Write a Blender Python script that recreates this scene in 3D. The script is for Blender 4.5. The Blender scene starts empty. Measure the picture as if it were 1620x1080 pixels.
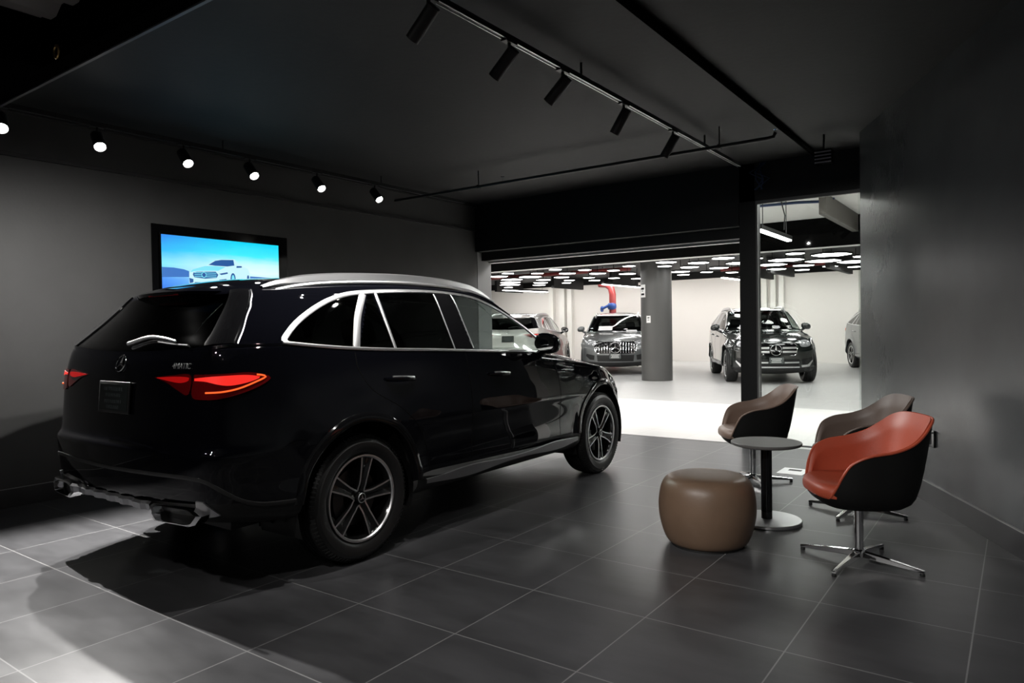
import bpy, bmesh, math, random
import numpy as np
from mathutils import Vector, Matrix
from mathutils.bvhtree import BVHTree
PI = math.pi
random.seed(7)
SC = bpy.context.scene
COL = SC.collection
# ------------------------------------------------------------------ materials
def nodemat(name):
    m = bpy.data.materials.new(name); m.use_nodes = True
    nt = m.node_tree; b = nt.nodes['Principled BSDF']
    return m, nt, b
def setp(b, **k):
    names = {'color': 'Base Color', 'rough': 'Roughness', 'metal': 'Metallic', 'coat': 'Coat Weight', 'coatr': 'Coat Roughness',
             'spec': 'Specular IOR Level', 'trans': 'Transmission Weight', 'ior': 'IOR', 'emit': 'Emission Color', 'estr': 'Emission Strength', 'sheen': 'Sheen Weight'}
    for a, v in k.items():
        if a in ('color', 'emit') and len(v) == 3: v = (*v, 1)
        b.inputs[names[a]].default_value = v
def mat(name, color, rough=.5, metal=0., bump=None, var=None, **k):
    m, nt, b = nodemat(name)
    setp(b, color=color, rough=rough, metal=metal, **k)
    N, Lk = nt.nodes, nt.links
    if bump or var:
        tc = N.new('ShaderNodeTexCoord')
    if bump:
        sc, st = bump
        n = N.new('ShaderNodeTexNoise'); n.inputs['Scale'].default_value = sc; n.inputs['Detail'].default_value = 3
        Lk.new(tc.outputs['Object'], n.inputs['Vector'])
        bp = N.new('ShaderNodeBump'); bp.inputs['Strength'].default_value = st; bp.inputs['Distance'].default_value = .004
        Lk.new(n.outputs['Fac'], bp.inputs['Height']); Lk.new(bp.outputs['Normal'], b.inputs['Normal'])
    if var:
        sc, amt = var
        n2 = N.new('ShaderNodeTexNoise'); n2.inputs['Scale'].default_value = sc; n2.inputs['Detail'].default_value = 4
        Lk.new(tc.outputs['Object'], n2.inputs['Vector'])
        r = N.new('ShaderNodeValToRGB')
        c = np.array(color[:3])
        r.color_ramp.elements[0].color = (*np.clip(c * (1 - amt), 0, 1), 1); r.color_ramp.elements[1].color = (*np.clip(c * (1 + amt), 0, 1), 1)
        r.color_ramp.elements[0].position = .3; r.color_ramp.elements[1].position = .7
        Lk.new(n2.outputs['Fac'], r.inputs['Fac']); Lk.new(r.outputs['Color'], b.inputs['Base Color'])
    return m
def emis(name, color, strength):
    m, nt, b = nodemat(name)
    setp(b, color=(0, 0, 0), emit=color, estr=strength, rough=.6)
    return m
def glassmat(name, tint, alpha_tint=1.0):
    """thin pane: tinted see-through plus mirror reflection by Fresnel"""
    m = bpy.data.materials.new(name); m.use_nodes = True
    nt = m.node_tree; N, Lk = nt.nodes, nt.links
    N.clear()
    out = N.new('ShaderNodeOutputMaterial'); mx = N.new('ShaderNodeMixShader'); tr = N.new('ShaderNodeBsdfTransparent'); gl = N.new('ShaderNodeBsdfGlossy')
    ge = N.new('ShaderNodeNewGeometry'); dt = N.new('ShaderNodeVectorMath'); dt.operation = 'DOT_PRODUCT'; Lk.new(ge.outputs['Normal'], dt.inputs[0]); Lk.new(ge.outputs['Incoming'], dt.inputs[1])
    def mth(op, a, b=None):
        n = N.new('ShaderNodeMath'); n.operation = op
        for i, v in enumerate((a, b)):
            if v is None: continue
            if isinstance(v, (int, float)): n.inputs[i].default_value = v
            else: Lk.new(v, n.inputs[i])
        return n.outputs[0]
    fac = mth('ADD', mth('MULTIPLY', mth('POWER', mth('SUBTRACT', 1., mth('ABSOLUTE', dt.outputs['Value'])), 5.), .90), .06)
    tr.inputs['Color'].default_value = (*tint, 1); gl.inputs['Roughness'].default_value = .02; gl.inputs['Color'].default_value = (1, 1, 1, 1)
    Lk.new(fac, mx.inputs['Fac']); Lk.new(tr.outputs[0], mx.inputs[1]); Lk.new(gl.outputs[0], mx.inputs[2]); Lk.new(mx.outputs[0], out.inputs['Surface'])
    return m

M = {}
M['black_paint'] = mat('black_car_paint', (.0018, .0019, .0030), .14, coat=1., coatr=.02, spec=.0)
M['black_paint2'] = mat('dark_green_black_paint', (.010, .013, .012), .15, coat=1., coatr=.03)
M['grey_paint'] = mat('grey_car_paint', (.16, .17, .17), .35, .6, coat=1., coatr=.03)
M['silver_paint'] = mat('silver_car_paint', (.5, .48, .46), .35, .5, coat=1., coatr=.03)
M['gloss_black'] = mat('gloss_black_plastic', (.004, .004, .0045), .08, spec=.5)
M['seam'] = mat('black_shut_gap', (.0006, .0006, .0006), .9, spec=.1)
M['matt_black'] = mat('matt_black_plastic', (.008, .008, .008), .55, bump=(60, .15))
M['dark_plastic'] = mat('grey_black_trim_plastic', (.022, .022, .022), .42, bump=(90, .1))
M['rubber'] = mat('tyre_rubber', (.011, .011, .011), .42, bump=(40, .2))
M['chrome'] = mat('chrome', (.88, .88, .89), .07, 1.)
M['satin'] = mat('satin_aluminium', (.86, .86, .87), .33, 1.)
M['silver'] = mat('silver_painted_plastic', (.32, .32, .33), .32, .85)
M['machined'] = mat('machined_wheel_face', (.75, .75, .76), .36, 1.)
M['wheel_black'] = mat('gloss_black_wheel', (.006, .006, .006), .16, coat=.5)
M['brake'] = mat('brake_disc_steel', (.08, .08, .08), .35, .9)
M['privacy'] = glassmat('privacy_glass', (.035, .038, .037))
M['cabin_glass'] = glassmat('cabin_glass', (.74, .80, .78))
M['lens_red'] = mat('red_lamp_lens', (.10, .002, .003), .06, coat=1.)
M['lamp_on'] = emis('lit_tail_light', (1.0, .02, .012), .95)
M['lamp_amber'] = emis('lit_tail_strip', (1.0, .13, .02), 1.1)
M['lamp_dim'] = mat('dim_red_reflector', (.16, .004, .008), .2)
M['lens_clear'] = mat('headlight_glass', (.35, .36, .37), .06, .3, coat=1.)
M['headlamp'] = emis('headlight_reflector', (1, 1, 1), .35)
M['plate'] = mat('plate_dark', (.012, .016, .016), .35)
M['plate_text'] = mat('plate_lettering', (.05, .06, .06), .4)
M['interior'] = mat('dark_cabin_leather', (.012, .012, .013), .5)
M['interior_grey'] = mat('grey_cabin_trim', (.10, .105, .10), .45)
M['paper'] = mat('white_paper', (.85, .85, .84), .6)
# ------------------------------------------------------------------ mesh builder
class MB:
    def __init__(s): s.v = []; s.f = []; s.m = []
    def vert(s, p): s.v.append(tuple(float(c) for c in p)); return len(s.v) - 1
    def add(s, verts, faces, mi=0):
        b = len(s.v); s.v += [tuple(float(c) for c in p) for p in verts]
        s.f += [tuple(b + i for i in f) for f in faces]; s.m += [mi] * len(faces)
    def box(s, lo, hi, mi=0, M4=None):
        x0, y0, z0 = lo; x1, y1, z1 = hi
        v = [(x0, y0, z0), (x1, y0, z0), (x1, y1, z0), (x0, y1, z0), (x0, y0, z1), (x1, y0, z1), (x1, y1, z1), (x0, y1, z1)]
        if M4 is not None: v = [tuple(M4 @ Vector(p)) for p in v]
        s.add(v, [(3, 2, 1, 0), (4, 5, 6, 7), (0, 1, 5, 4), (1, 2, 6, 5), (2, 3, 7, 6), (3, 0, 4, 7)], mi)
    def tube(s, pts, r, n=10, mi=0, cap=True, up=(0, 0, 1)):
        pts = [np.array(p, float) for p in pts]; rs = r if hasattr(r, '__len__') else [r] * len(pts)
        rings = []; prev = None
        for i, p in enumerate(pts):
            t = pts[min(i + 1, len(pts) - 1)] - pts[max(i - 1, 0)]; t = t / (np.linalg.norm(t) + 1e-12)
            if prev is None:
                u = np.array(up, float)
                if abs(u @ t) > .95: u = np.array([1., 0, 0])
                a = np.cross(t, u)
            else: a = prev - t * (prev @ t)
            a /= np.linalg.norm(a); b = np.cross(t, a); prev = a
            rings.append([p + rs[i] * (a * math.cos(2 * PI * k / n) + b * math.sin(2 * PI * k / n)) for k in range(n)])
        v = [q for R_ in rings for q in R_]; f = []
        for i in range(len(rings) - 1):
            for k in range(n):
                k2 = (k + 1) % n; f.append((i * n + k2, i * n + k, (i + 1) * n + k, (i + 1) * n + k2))
        if cap: f.append(tuple(range(n))); f.append(tuple((len(rings) - 1) * n + k for k in reversed(range(n))))
        s.add(v, f, mi)
    def lathe(s, prof, n=32, axis='z', c=(0, 0, 0), mi=0, cap=(False, False)):
        """prof: list of (radius, height along the axis)"""
        v = []; f = []
        for r, h in prof:
            for k in range(n):
                a = 2 * PI * k / n; p, q = r * math.cos(a), r * math.sin(a)
                v.append({'z': (p, q, h), 'y': (p, h, q), 'x': (h, p, q)}[axis])
        for i in range(len(prof) - 1):
            for k in range(n):
                k2 = (k + 1) % n; g = (i * n + k, i * n + k2, (i + 1) * n + k2, (i + 1) * n + k)
                f.append(g if axis != 'y' else g[::-1])
        if cap[0]: f.append(tuple(range(n))[::-1] if axis != 'y' else tuple(range(n)))
        if cap[1]:
            t = tuple((len(prof) - 1) * n + k for k in range(n)); f.append(t if axis != 'y' else t[::-1])
        s.add([tuple(np.array(p) + np.array(c)) for p in v], f, mi)
    def prism(s, poly, d, org=(0, 0, 0), ex=(1, 0, 0), ey=(0, 1, 0), mi=0):
        """extrude a 2D outline by d along ex x ey"""
        ex, ey = np.array(ex, float), np.array(ey, float); n = np.cross(ex, ey); o = np.array(org, float); k = len(poly)
        v = [o + ex * a + ey * b for a, b in poly] + [o + ex * a + ey * b + n * d for a, b in poly]
        s.add(v, [tuple(range(k))[::-1], tuple(range(k, 2 * k))] + [(i, (i + 1) % k, k + (i + 1) % k, k + i) for i in range(k)], mi)
    def obj(s, name, mats, parent=None, smooth=True, bevel=None, angle=40, loc=None):
        me = bpy.data.meshes.new(name); me.from_pydata(s.v, [], s.f); me.update()
        for m_ in (mats if isinstance(mats, (list, tuple)) else [mats]): me.materials.append(m_)
        me.polygons.foreach_set('material_index', s.m)
        o = bpy.data.objects.new(name, me); COL.objects.link(o)
        if parent is not None: o.parent = parent
        if loc is not None: o.location = loc
        if smooth:
            me.polygons.foreach_set('use_smooth', [True] * len(me.polygons))
            try: me.set_sharp_from_angle(angle=math.radians(angle))
            except Exception: pass
        if bevel:
            md = o.modifiers.new('edge', 'BEVEL'); md.width = bevel; md.segments = 2; md.limit_method = 'ANGLE'; md.angle_limit = math.radians(50)
        return o
def empty(name, loc=(0, 0, 0), rz=0, label=None, cat=None, group=None):
    o = bpy.data.objects.new(name, None); COL.objects.link(o); o.location = loc; o.rotation_euler = (0, 0, rz); o.empty_display_size = .1
    tag(o, label, cat, group); return o
def tag(o, label=None, cat=None, group=None, kind=None):
    if label: o['label'] = label
    if cat: o['category'] = cat
    if group: o['group'] = group
    if kind: o['kind'] = kind
    return o
def struct(o): o['kind'] = 'structure'; return o
def copy_tree(o, parent=None, loc=None, rz=None):
    c = o.copy(); COL.objects.link(c)
    if parent is not None: c.parent = parent
    if loc is not None: c.location = loc
    if rz is not None: c.rotation_euler = (0, 0, rz)
    for ch in list(o.children): copy_tree(ch, c)
    return c
def text_mesh(name, txt, size, material, parent, M4, depth=.002):
    cu = bpy.data.curves.new(name, 'FONT'); cu.body = txt; cu.size = size; cu.extrude = depth; cu.align_x = 'CENTER'; cu.align_y = 'CENTER'
    o = bpy.data.objects.new(name, cu); COL.objects.link(o)
    dg = bpy.context.evaluated_depsgraph_get(); me = bpy.data.meshes.new_from_object(o.evaluated_get(dg))
    bpy.data.objects.remove(o); me.name = name; me.materials.clear(); me.materials.append(material)
    t = bpy.data.objects.new(name, me); COL.objects.link(t)
    if parent is not None: t.parent = parent
    t.matrix_local = M4; return t
def basis(x, y, z, o): return Matrix(((x[0], y[0], z[0], o[0]), (x[1], y[1], z[1], o[1]), (x[2], y[2], z[2], o[2]), (0, 0, 0, 1)))
def inpoly(x, y, P):
    c = False; j = len(P) - 1
    for i in range(len(P)):
        xi, yi = P[i]; xj, yj = P[j]
        if (yi > y) != (yj > y) and x < (xj - xi) * (y - yi) / (yj - yi) + xi: c = not c
        j = i
    return c
def smoothline(pts, n):
    """Catmull-Rom through 2D/3D points, n samples by arc length"""
    P = np.array(pts, float)
    if len(P) > 2:
        Q = np.vstack([2 * P[0] - P[1], P, 2 * P[-1] - P[-2]]); out = []
        for i in range(1, len(Q) - 2):
            for t in np.linspace(0, 1, 16, endpoint=False):
                a, b, c, d = Q[i - 1], Q[i], Q[i + 1], Q[i + 2]
                out.append(.5 * ((2 * b) + (c - a) * t + (2 * a - 5 * b + 4 * c - d) * t * t + (3 * b - a - 3 * c + d) * t ** 3))
        P = np.array(out + [P[-1]])
    L = np.r_[0, np.cumsum(np.linalg.norm(np.diff(P, axis=0), axis=1))]; s = np.linspace(0, L[-1], n)
    return np.stack([np.interp(s, L, P[:, k]) for k in range(P.shape[1])], 1)
def pchip(xs, ys, xq):
    xs, ys, xq = np.asarray(xs, float), np.asarray(ys, float), np.asarray(xq, float)
    h = np.diff(xs); d = np.diff(ys) / h; m = np.zeros_like(ys); m[0], m[-1] = d[0], d[-1]
    for i in range(1, len(xs) - 1):
        if d[i - 1] * d[i] > 0:
            w1, w2 = 2 * h[i] + h[i - 1], h[i] + 2 * h[i - 1]; m[i] = (w1 + w2) / (w1 / d[i - 1] + w2 / d[i])
    i = np.clip(np.searchsorted(xs, xq) - 1, 0, len(xs) - 2); t = np.clip((xq - xs[i]) / h[i], 0, 1)
    return (2 * t ** 3 - 3 * t ** 2 + 1) * ys[i] + (t ** 3 - 2 * t ** 2 + t) * h[i] * m[i] + (-2 * t ** 3 + 3 * t ** 2) * ys[i + 1] + (t ** 3 - t ** 2) * h[i] * m[i + 1]
# ------------------------------------------------------------------ cars
WB = 2.888; WR = .365                      # wheelbase, tyre radius
ARCH_R = .435; ARCH_Z = .375
def belt_z(x): return pchip([-1.0, -.6, -.49, -.35, 0, .38, .62, 1.1, 1.8, 2.2], [1.262, 1.268, 1.268, 1.252, 1.222, 1.203, 1.194, 1.172, 1.142, 1.12], x)
def hood_c(x): return pchip([1.7, 1.9, 2.4, 2.9, 3.3, 3.55, 3.7], [1.21, 1.19, 1.135, 1.06, .985, .925, .87], x)
def hood_z(x, y): return hood_c(x) - .062 * (np.abs(y) / .86) ** 2.6
def top_z(x): return pchip([-.7, -.4, -.1, .2, .6, 1.0, 1.3, 1.55, 1.8], [1.535, 1.562, 1.588, 1.606, 1.618, 1.614, 1.602, 1.585, 1.560], x)
class Level: pass
def make_levels():
    L = []
    def lv(name, W, rear, front, zs, zr=None, zf=None, rows=3, sig=(.06, .07), mid=None, kind='body', g=0.):
        o = Level(); o.name, o.W, o.rear, o.front, o.zs, o.zr, o.zf, o.rows, o.sig, o.mid, o.kind, o.g = name, W, rear, front, zs, zr, zf, rows, sig, mid, kind, g; L.append(o)
    C = lambda v: (lambda x: np.full_like(np.asarray(x, float), v))
    fr = lambda f: (lambda x: np.where(np.asarray(x) < 1.9, .72 + (belt_z(x) - .72) * f, .72 + (hood_z(x, .85) - .72) * f))
    low = lambda z, zr, zf: (lambda x: pchip([-.97, -.46, .3, 2.4, 3.3, 3.74], [zr, (zr + z) / 2, z, z, (z + zf) / 2, zf], x))
    # rear=(x at centre, sweep of the corner, y of the corner); front=(corner x, corner y, x at centre)
    lv('u0', .70, (-.72, .10, .55), (3.25, .60, 3.42), low(.24, .37, .20), .37, .20, 2)
    lv('u1', .865, (-.87, .06, .74), (3.40, .76, 3.62), low(.295, .40, .225), .395, .225, 3)
    lv('u2', .918, (-.935, .075, .80), (3.45, .80, 3.70), low(.35, .45, .28), .43, .28, 4)
    lv('u3', .932, (-.958, .08, .815), (3.46, .815, 3.725), low(.43, .52, .36), .49, .36, 6)
    lv('u4', .927, (-.966, .08, .82), (3.46, .82, 3.74), low(.55, .60, .48), .58, .48, 8)
    lv('u5', .937, (-.968, .075, .825), (3.45, .815, 3.735), C(.72), .73, .60, 3)
    lv('u5b', .941, (-.935, .065, .82), (3.44, .81, 3.73), fr(.09), .765, .66, 7)
    lv('u6', .934, (-.918, .06, .82), (3.43, .80, 3.715), fr(.36), .90, .74, 5)
    lv('u7', .920, (-.908, .06, .82), (3.42, .785, 3.70), fr(.58), 1.02, .79, 5)
    lv('u8', .907, (-.893, .06, .815), (3.40, .765, 3.68), fr(.755), 1.11, .835, 5)
    lv('u9', .895, (-.873, .06, .81), (3.36, .735, 3.65), fr(.90), 1.18, .875, 4)
    lv('h0', .889, (-.862, .06, .80), (3.28, .70, 3.60), None, 1.205, None, 6, mid=[(1.9, .885), (2.6, .855), (3.0, .80)], kind='hood', g=-.022)
    lv('h1', .887, (-.858, .06, .80), (2.95, .60, 3.28), None, 1.215, None, 6, mid=[(1.9, .88), (2.4, .78)], kind='hood', g=-.014, sig=(.06, .05))
    lv('h2', .886, (-.855, .06, .80), (2.55, .64, 2.80), None, 1.222, None, 5, mid=[(1.9, .876), (2.2, .80)], kind='hood', g=-.007, sig=(.06, .04))
    gl = dict(kind='glass')
    lv('g0', .884, (-.852, .06, .80), (2.20, .825, 2.46), None, 1.23, 1.125, 9, g=0., sig=(.05, .03), **gl)
    lv('g1', .836, (-.782, .06, .755), (2.07, .795, 2.32), None, 1.305, 1.25, 9, g=.25, sig=(.045, .03), **gl)
    lv('g2', .785, (-.715, .06, .705), (1.91, .757, 2.12), None, 1.38, 1.37, 9, g=.5, sig=(.04, .03), **gl)
    lv('g3', .733, (-.652, .06, .66), (1.72, .712, 1.905), None, 1.455, 1.475, 7, g=.75, sig=(.04, .03), **gl)
    lv('g4', .696, (-.61, .055, .63), (1.55, .677, 1.73), None, 1.51, 1.545, 4, g=.92, sig=(.04, .03), **gl)
    lv('g5', .655, (-.585, .05, .60), (1.42, .64, 1.61), None, 1.55, 1.585, 4, g=1.0, sig=(.04, .04), **gl)
    rt = dict(kind='roof')
    lv('r1', .575, (-.52, .05, .52), (1.16, .53, 1.36), None, 1.595, 1.622, 4, g=.030, **rt)
    lv('r2', .33, (-.38, .03, .30), (1.0, .30, 1.15), None, 1.632, 1.658, 4, g=.062, **rt)
    lv('r3', .02, (-.2, .005, .015), (.8, .015, .85), None, 1.655, 1.685, 0, g=.075, sig=(.01, .01), **rt)
    return L
def contour(o, ncol):
    xr, dr, yR = o.rear; xA, yA, xf = o.front
    n1 = 60; ys = np.linspace(0, yR, n1); rear = np.stack([xr + dr * (ys / yR) ** 2.2, ys], 1)
    W = o.W; xR = xr + dr
    pts = [(xR, yR), (xR + .25, W - (W - yR) * .28), (xR + .55, W - .004)] + ([(1.3, W)] if xA > 1.7 else [])
    if o.mid: pts += o.mid
    elif xA > 3: pts += [(2.5, W), (3.0, W - .022)]
    elif xA > 1.7: pts += [(xA - .35, (W * .62 + yA * .38))]
    pts += [(xA, yA)]
    side = smoothline(pts, 400)[1:]
    ys = np.linspace(yA, 0, n1)[1:]; front = np.stack([xf - (xf - xA) * (ys / yA) ** 2.1, ys], 1)
    P = np.vstack([rear, side, front])
    L = np.r_[0, np.cumsum(np.linalg.norm(np.diff(P, axis=0), axis=1))]; tot = L[-1]
    sR = L[n1 - 1]; sA = L[n1 - 1 + len(side)]
    N = 1600; s = np.linspace(0, tot, N); Q = np.stack([np.interp(s, L, P[:, k]) for k in (0, 1)], 1)
    def sm(Q, sg, mask):
        h = int(3 * sg / (tot / N)) + 1; k = np.exp(-.5 * (np.arange(-h, h + 1) * (tot / N) / sg) ** 2); k /= k.sum()
        ext = np.vstack([Q[h:0:-1] * [1, -1], Q, Q[-2:-h - 2:-1] * [1, -1]])
        out = np.stack([np.convolve(ext[:, j], k, 'valid') for j in (0, 1)], 1)
        return Q * (1 - mask[:, None]) + out * mask[:, None]
    m = 1 / (1 + np.exp((s - (sR + .45)) / .06)); Q = sm(Q, o.sig[0], m)
    m = 1 / (1 + np.exp(-(s - (sA - .40)) / .06)); Q = sm(Q, o.sig[1], m)
    t = np.linspace(0, N - 1, ncol); Q = np.stack([np.interp(t, np.arange(N), Q[:, k]) for k in (0, 1)], 1)
    x, y = Q[:, 0], Q[:, 1]; s = np.linspace(0, tot, ncol)
    wr = np.clip(1 - (y / yR) ** 2, 0, 1) * (s < sR); wf = np.clip(1 - (y / yA) ** 2, 0, 1) * (s > sA)
    if o.kind == 'body':
        z = o.zs(x); zsR = float(o.zs(np.array([xR]))[0]); zsA = float(o.zs(np.array([xA]))[0])
        z = np.where(s < sR, zsR + (o.zr - zsR) * wr, z); z = np.where(s > sA, zsA + (o.zf - zsA) * wf, z)
        k = np.clip((s - (sA - .5)) / .5, 0, 1)
    elif o.kind == 'hood':
        zb = belt_z(x) + o.g; zb = np.where(s < sR, belt_z(np.array([xR]))[0] + o.g + (o.zr - belt_z(np.array([xR]))[0] - o.g) * wr, zb)
        k = np.clip((x - 1.7) / .3, 0, 1); k = k * k * (3 - 2 * k); z = zb * (1 - k) + (hood_z(x, y) - (.0 if o.name != 'h0' else .02)) * k
    else:
        if o.kind == 'glass':
            zs = belt_z(x) + (top_z(x) - belt_z(x)) * o.g
        else: zs = top_z(np.clip(x, -.5, 1.35)) + o.g
        zsR = zs[np.argmin(np.abs(s - sR))]; zsA = zs[np.argmin(np.abs(s - sA))]
        z = np.where(s < sR, zsR + (o.zr - zsR) * wr, zs); z = np.where(s > sA, zsA + (o.zf - zsA) * wf, z)
    k = max(1, int(ncol * .006)); ker = np.ones(2 * k + 1) / (2 * k + 1); z = np.convolve(np.r_[z[k:0:-1], z, z[-2:-k - 2:-1]], ker, 'valid')
    # flared arches
    if o.kind == 'body' and .3 < o.W:
        for xw in (0, WB):
            d = np.hypot(x - xw, z - ARCH_Z); y = y + .014 * np.exp(-((d - ARCH_R) / .09) ** 2) * (s > sR) * (s < sA)
    return np.stack([x, y, z], 1), sR / tot, sA / tot
class CarBody:
    """half grid rows x columns, mirrored on demand; also a full BVH for laying trim on the skin"""
    def __init__(s, ncol=250, rowmul=1.0, wheel_x=(0, WB)):
        L = make_levels(); cs = [contour(o, ncol) for o in L]
        P = np.stack([c[0] for c in cs]); fR = np.array([c[1] for c in cs]); fA = np.array([c[2] for c in cs])
        u = np.arange(len(L), dtype=float); q = []; s.lev = {}
        for i, o in enumerate(L):
            s.lev[o.name] = len(q)
            if i < len(L) - 1:
                k = max(1, int(round(o.rows * rowmul))); q += [i + j / k for j in range(k)]
        q.append(len(L) - 1.); q = np.array(q); s.q = q
        # vertical parameter: mean spacing along the flank so the spline stays even
        d = np.linalg.norm(np.diff(P[:, ncol // 3:2 * ncol // 3], axis=0), axis=2).mean(1); U = np.r_[0, np.cumsum(np.maximum(d, .006))]
        uq = np.interp(q, u, U)
        G = np.zeros((len(q), ncol, 3))
        for c in range(ncol):
            for k in range(3): G[:, c, k] = pchip(U, P[:, c, k], uq)
        s.fR = np.interp(q, u, fR); s.fA = np.interp(q, u, fA); s.G = G; s.nr, s.nc = G.shape[:2]
        vs = [tuple(p) for p in G.reshape(-1, 3)] + [(p[0], -p[1], p[2]) for p in G.reshape(-1, 3)]
        n = s.nr * s.nc; fs = []
        for r in range(s.nr - 1):
            for c in range(s.nc - 1):
                a = r * s.nc + c; f = (a, a + s.nc, a + s.nc + 1, a + 1); fs.append(f); fs.append(tuple(n + i for i in f[::-1]))
        s.bvh = BVHTree.FromPolygons(vs, fs)
    def ray(s, o, d, off=0.):
        h, n, i, _ = s.bvh.ray_cast(Vector(o), Vector(d).normalized())
        if h is None: return None
        if n.dot(Vector(d)) > 0: n = -n
        return np.array(h + n * off), np.array(n)
    def side(s, x, z, sg=-1, off=0.): return s.ray((x, sg * 3, z), (0, -sg, 0), off)
    def rearp(s, y, z, off=0.): return s.ray((-3, y + 1.3e-3, z), (1, 0, 0), off)
    def frontp(s, y, z, off=0.): return s.ray((6, y + 1.3e-3, z), (-1, 0, 0), off)
    def top(s, x, y, off=0.): return s.ray((x, y, 4), (0, 0, -1), off)

QUARTER_TOP = [(-.47, 1.285), (-.345, 1.371), (-.155, 1.465), (.02, 1.525), (.21, 1.556), (.57, 1.577), (.94, 1.582), (1.28, 1.561), (1.45, 1.522), (1.62, 1.462), (1.83, 1.362), (1.98, 1.272), (2.07, 1.205)]
def arch_top(): return smoothline(QUARTER_TOP, 120)
def window_polys():
    T_ = arch_top(); b = lambda x: float(belt_z(np.array([x]))[0]) + .004
    def seg(x0, x1, o=.012):
        return [(x, z - o) for x, z in T_ if x0 <= x <= x1]
    def poly(xb0, xt0, xb1, xt1):
        top_ = seg(xt0, xt1); return [(xb0, b(xb0))] + top_ + [(xb1, b(xb1))]
    P = {'quarter_window': [(-.455, b(-.455))] + seg(-.47, .195) + [(.0, b(0))],
         'rear_vent_window': poly(.035, .25, .315, .322), 'rear_door_window': poly(.33, .345, .885, .885),
         'front_door_window': poly(1.085, 1.07, 1.98, 2.07)}
    return P
def side_strip(cb, pts, w, h, sg, off=0., n=60, wend=None):
    """raised trim strip of width w and height h laid on the flank along (x, z) points"""
    ln = smoothline(pts, n); mb = MB(); rows = []
    hit = []
    for x, z in ln:
        r = cb.side(x, z, sg)
        if r is not None: hit.append(r)
    P = np.array([p for p, _ in hit]); Nn = np.array([m for _, m in hit]); k = len(P)
    for i in range(k):
        t = P[min(i + 1, k - 1)] - P[max(i - 1, 0)]; t /= np.linalg.norm(t) + 1e-9; b = np.cross(t, Nn[i]); b /= np.linalg.norm(b) + 1e-9
        ww = w if wend is None else w + (wend - w) * i / (k - 1)
        rows.append([P[i] + Nn[i] * (off + hh) + b * ww * a for a, hh in ((-.5, -.006), (-.46, h * .7), (-.25, h), (.25, h), (.46, h * .7), (.5, -.006))])
    m = 6
    v = [q for r in rows for q in r]; f = []
    for i in range(k - 1):
        for j in range(m - 1): f.append((i * m + j, i * m + j + 1, (i + 1) * m + j + 1, (i + 1) * m + j))
    f += [tuple(range(m)), tuple((k - 1) * m + j for j in reversed(range(m)))]
    mb.add(v, f if sg < 0 else [g[::-1] for g in f]); return mb
def skin_strip(cb, hits, w, h):
    mb = MB(); P = np.array([p for p, _ in hits]); Nn = np.array([m for _, m in hits]); k = len(P); rows = []
    for i in range(k):
        t = P[min(i + 1, k - 1)] - P[max(i - 1, 0)]; t /= np.linalg.norm(t) + 1e-9; b = np.cross(t, Nn[i]); b /= np.linalg.norm(b) + 1e-9
        rows.append([P[i] + Nn[i] * hh + b * w * a for a, hh in ((-.5, -.006), (-.42, h * .8), (0, h), (.42, h * .8), (.5, -.006))])
    m = 5; f = []
    for i in range(k - 1):
        for j in range(m - 1): f.append((i * m + j, i * m + j + 1, (i + 1) * m + j + 1, (i + 1) * m + j))
    f += [tuple(range(m)), tuple((k - 1) * m + j for j in reversed(range(m)))]
    mb.add([q for r in rows for q in r], f); return mb
def skin_patch(cb, outline, proj, off, res=.02, thick=.006, wrap=None):
    """closed 2D outline filled, subdivided and laid on the skin through proj(a, b, off); with a rim of the given thickness"""
    bm = bmesh.new(); vs = [bm.verts.new((a, b, 0)) for a, b in outline]; bm.faces.new(vs)
    bmesh.ops.triangulate(bm, faces=bm.faces[:])
    for _ in range(5):
        es = [e for e in bm.edges if e.calc_length() > res]
        if not es: break
        bmesh.ops.subdivide_edges(bm, edges=es, cuts=1); bmesh.ops.triangulate(bm, faces=[f for f in bm.faces if len(f.verts) > 3])
    bm.verts.ensure_lookup_table(); bd = {v.index for v in bm.verts if v.is_boundary}
    bm.verts.index_update()
    mb = MB(); pos = []; ok = True
    for v in bm.verts:
        r = proj(v.co.x, v.co.y)
        if r is None: r = (pos[-1][0] if pos else np.zeros(3), pos[-1][1] if pos else np.array([0, 0, 1.]))
        pos.append(r)
    mb.add([p + n_ * off for p, n_ in pos], [tuple(v.index for v in f.verts) for f in bm.faces])
    nb = len(mb.v); mb.v += [tuple(p + n_ * (off - thick)) for p, n_ in pos]
    for e in bm.edges:
        if e.is_boundary:
            a, b = e.verts[0].index, e.verts[1].index; mb.f.append((a, b, nb + b, nb + a)); mb.m.append(0)
    bm.free()
    # make the faces look outward
    if len(mb.f):
        f0 = mb.f[0]; p = [np.array(mb.v[i]) for i in f0[:3]]; nn = np.cross(p[1] - p[0], p[2] - p[0])
        if nn @ pos[f0[0]][1] < 0: mb.f = [g[::-1] for g in mb.f]
    return mb

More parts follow.
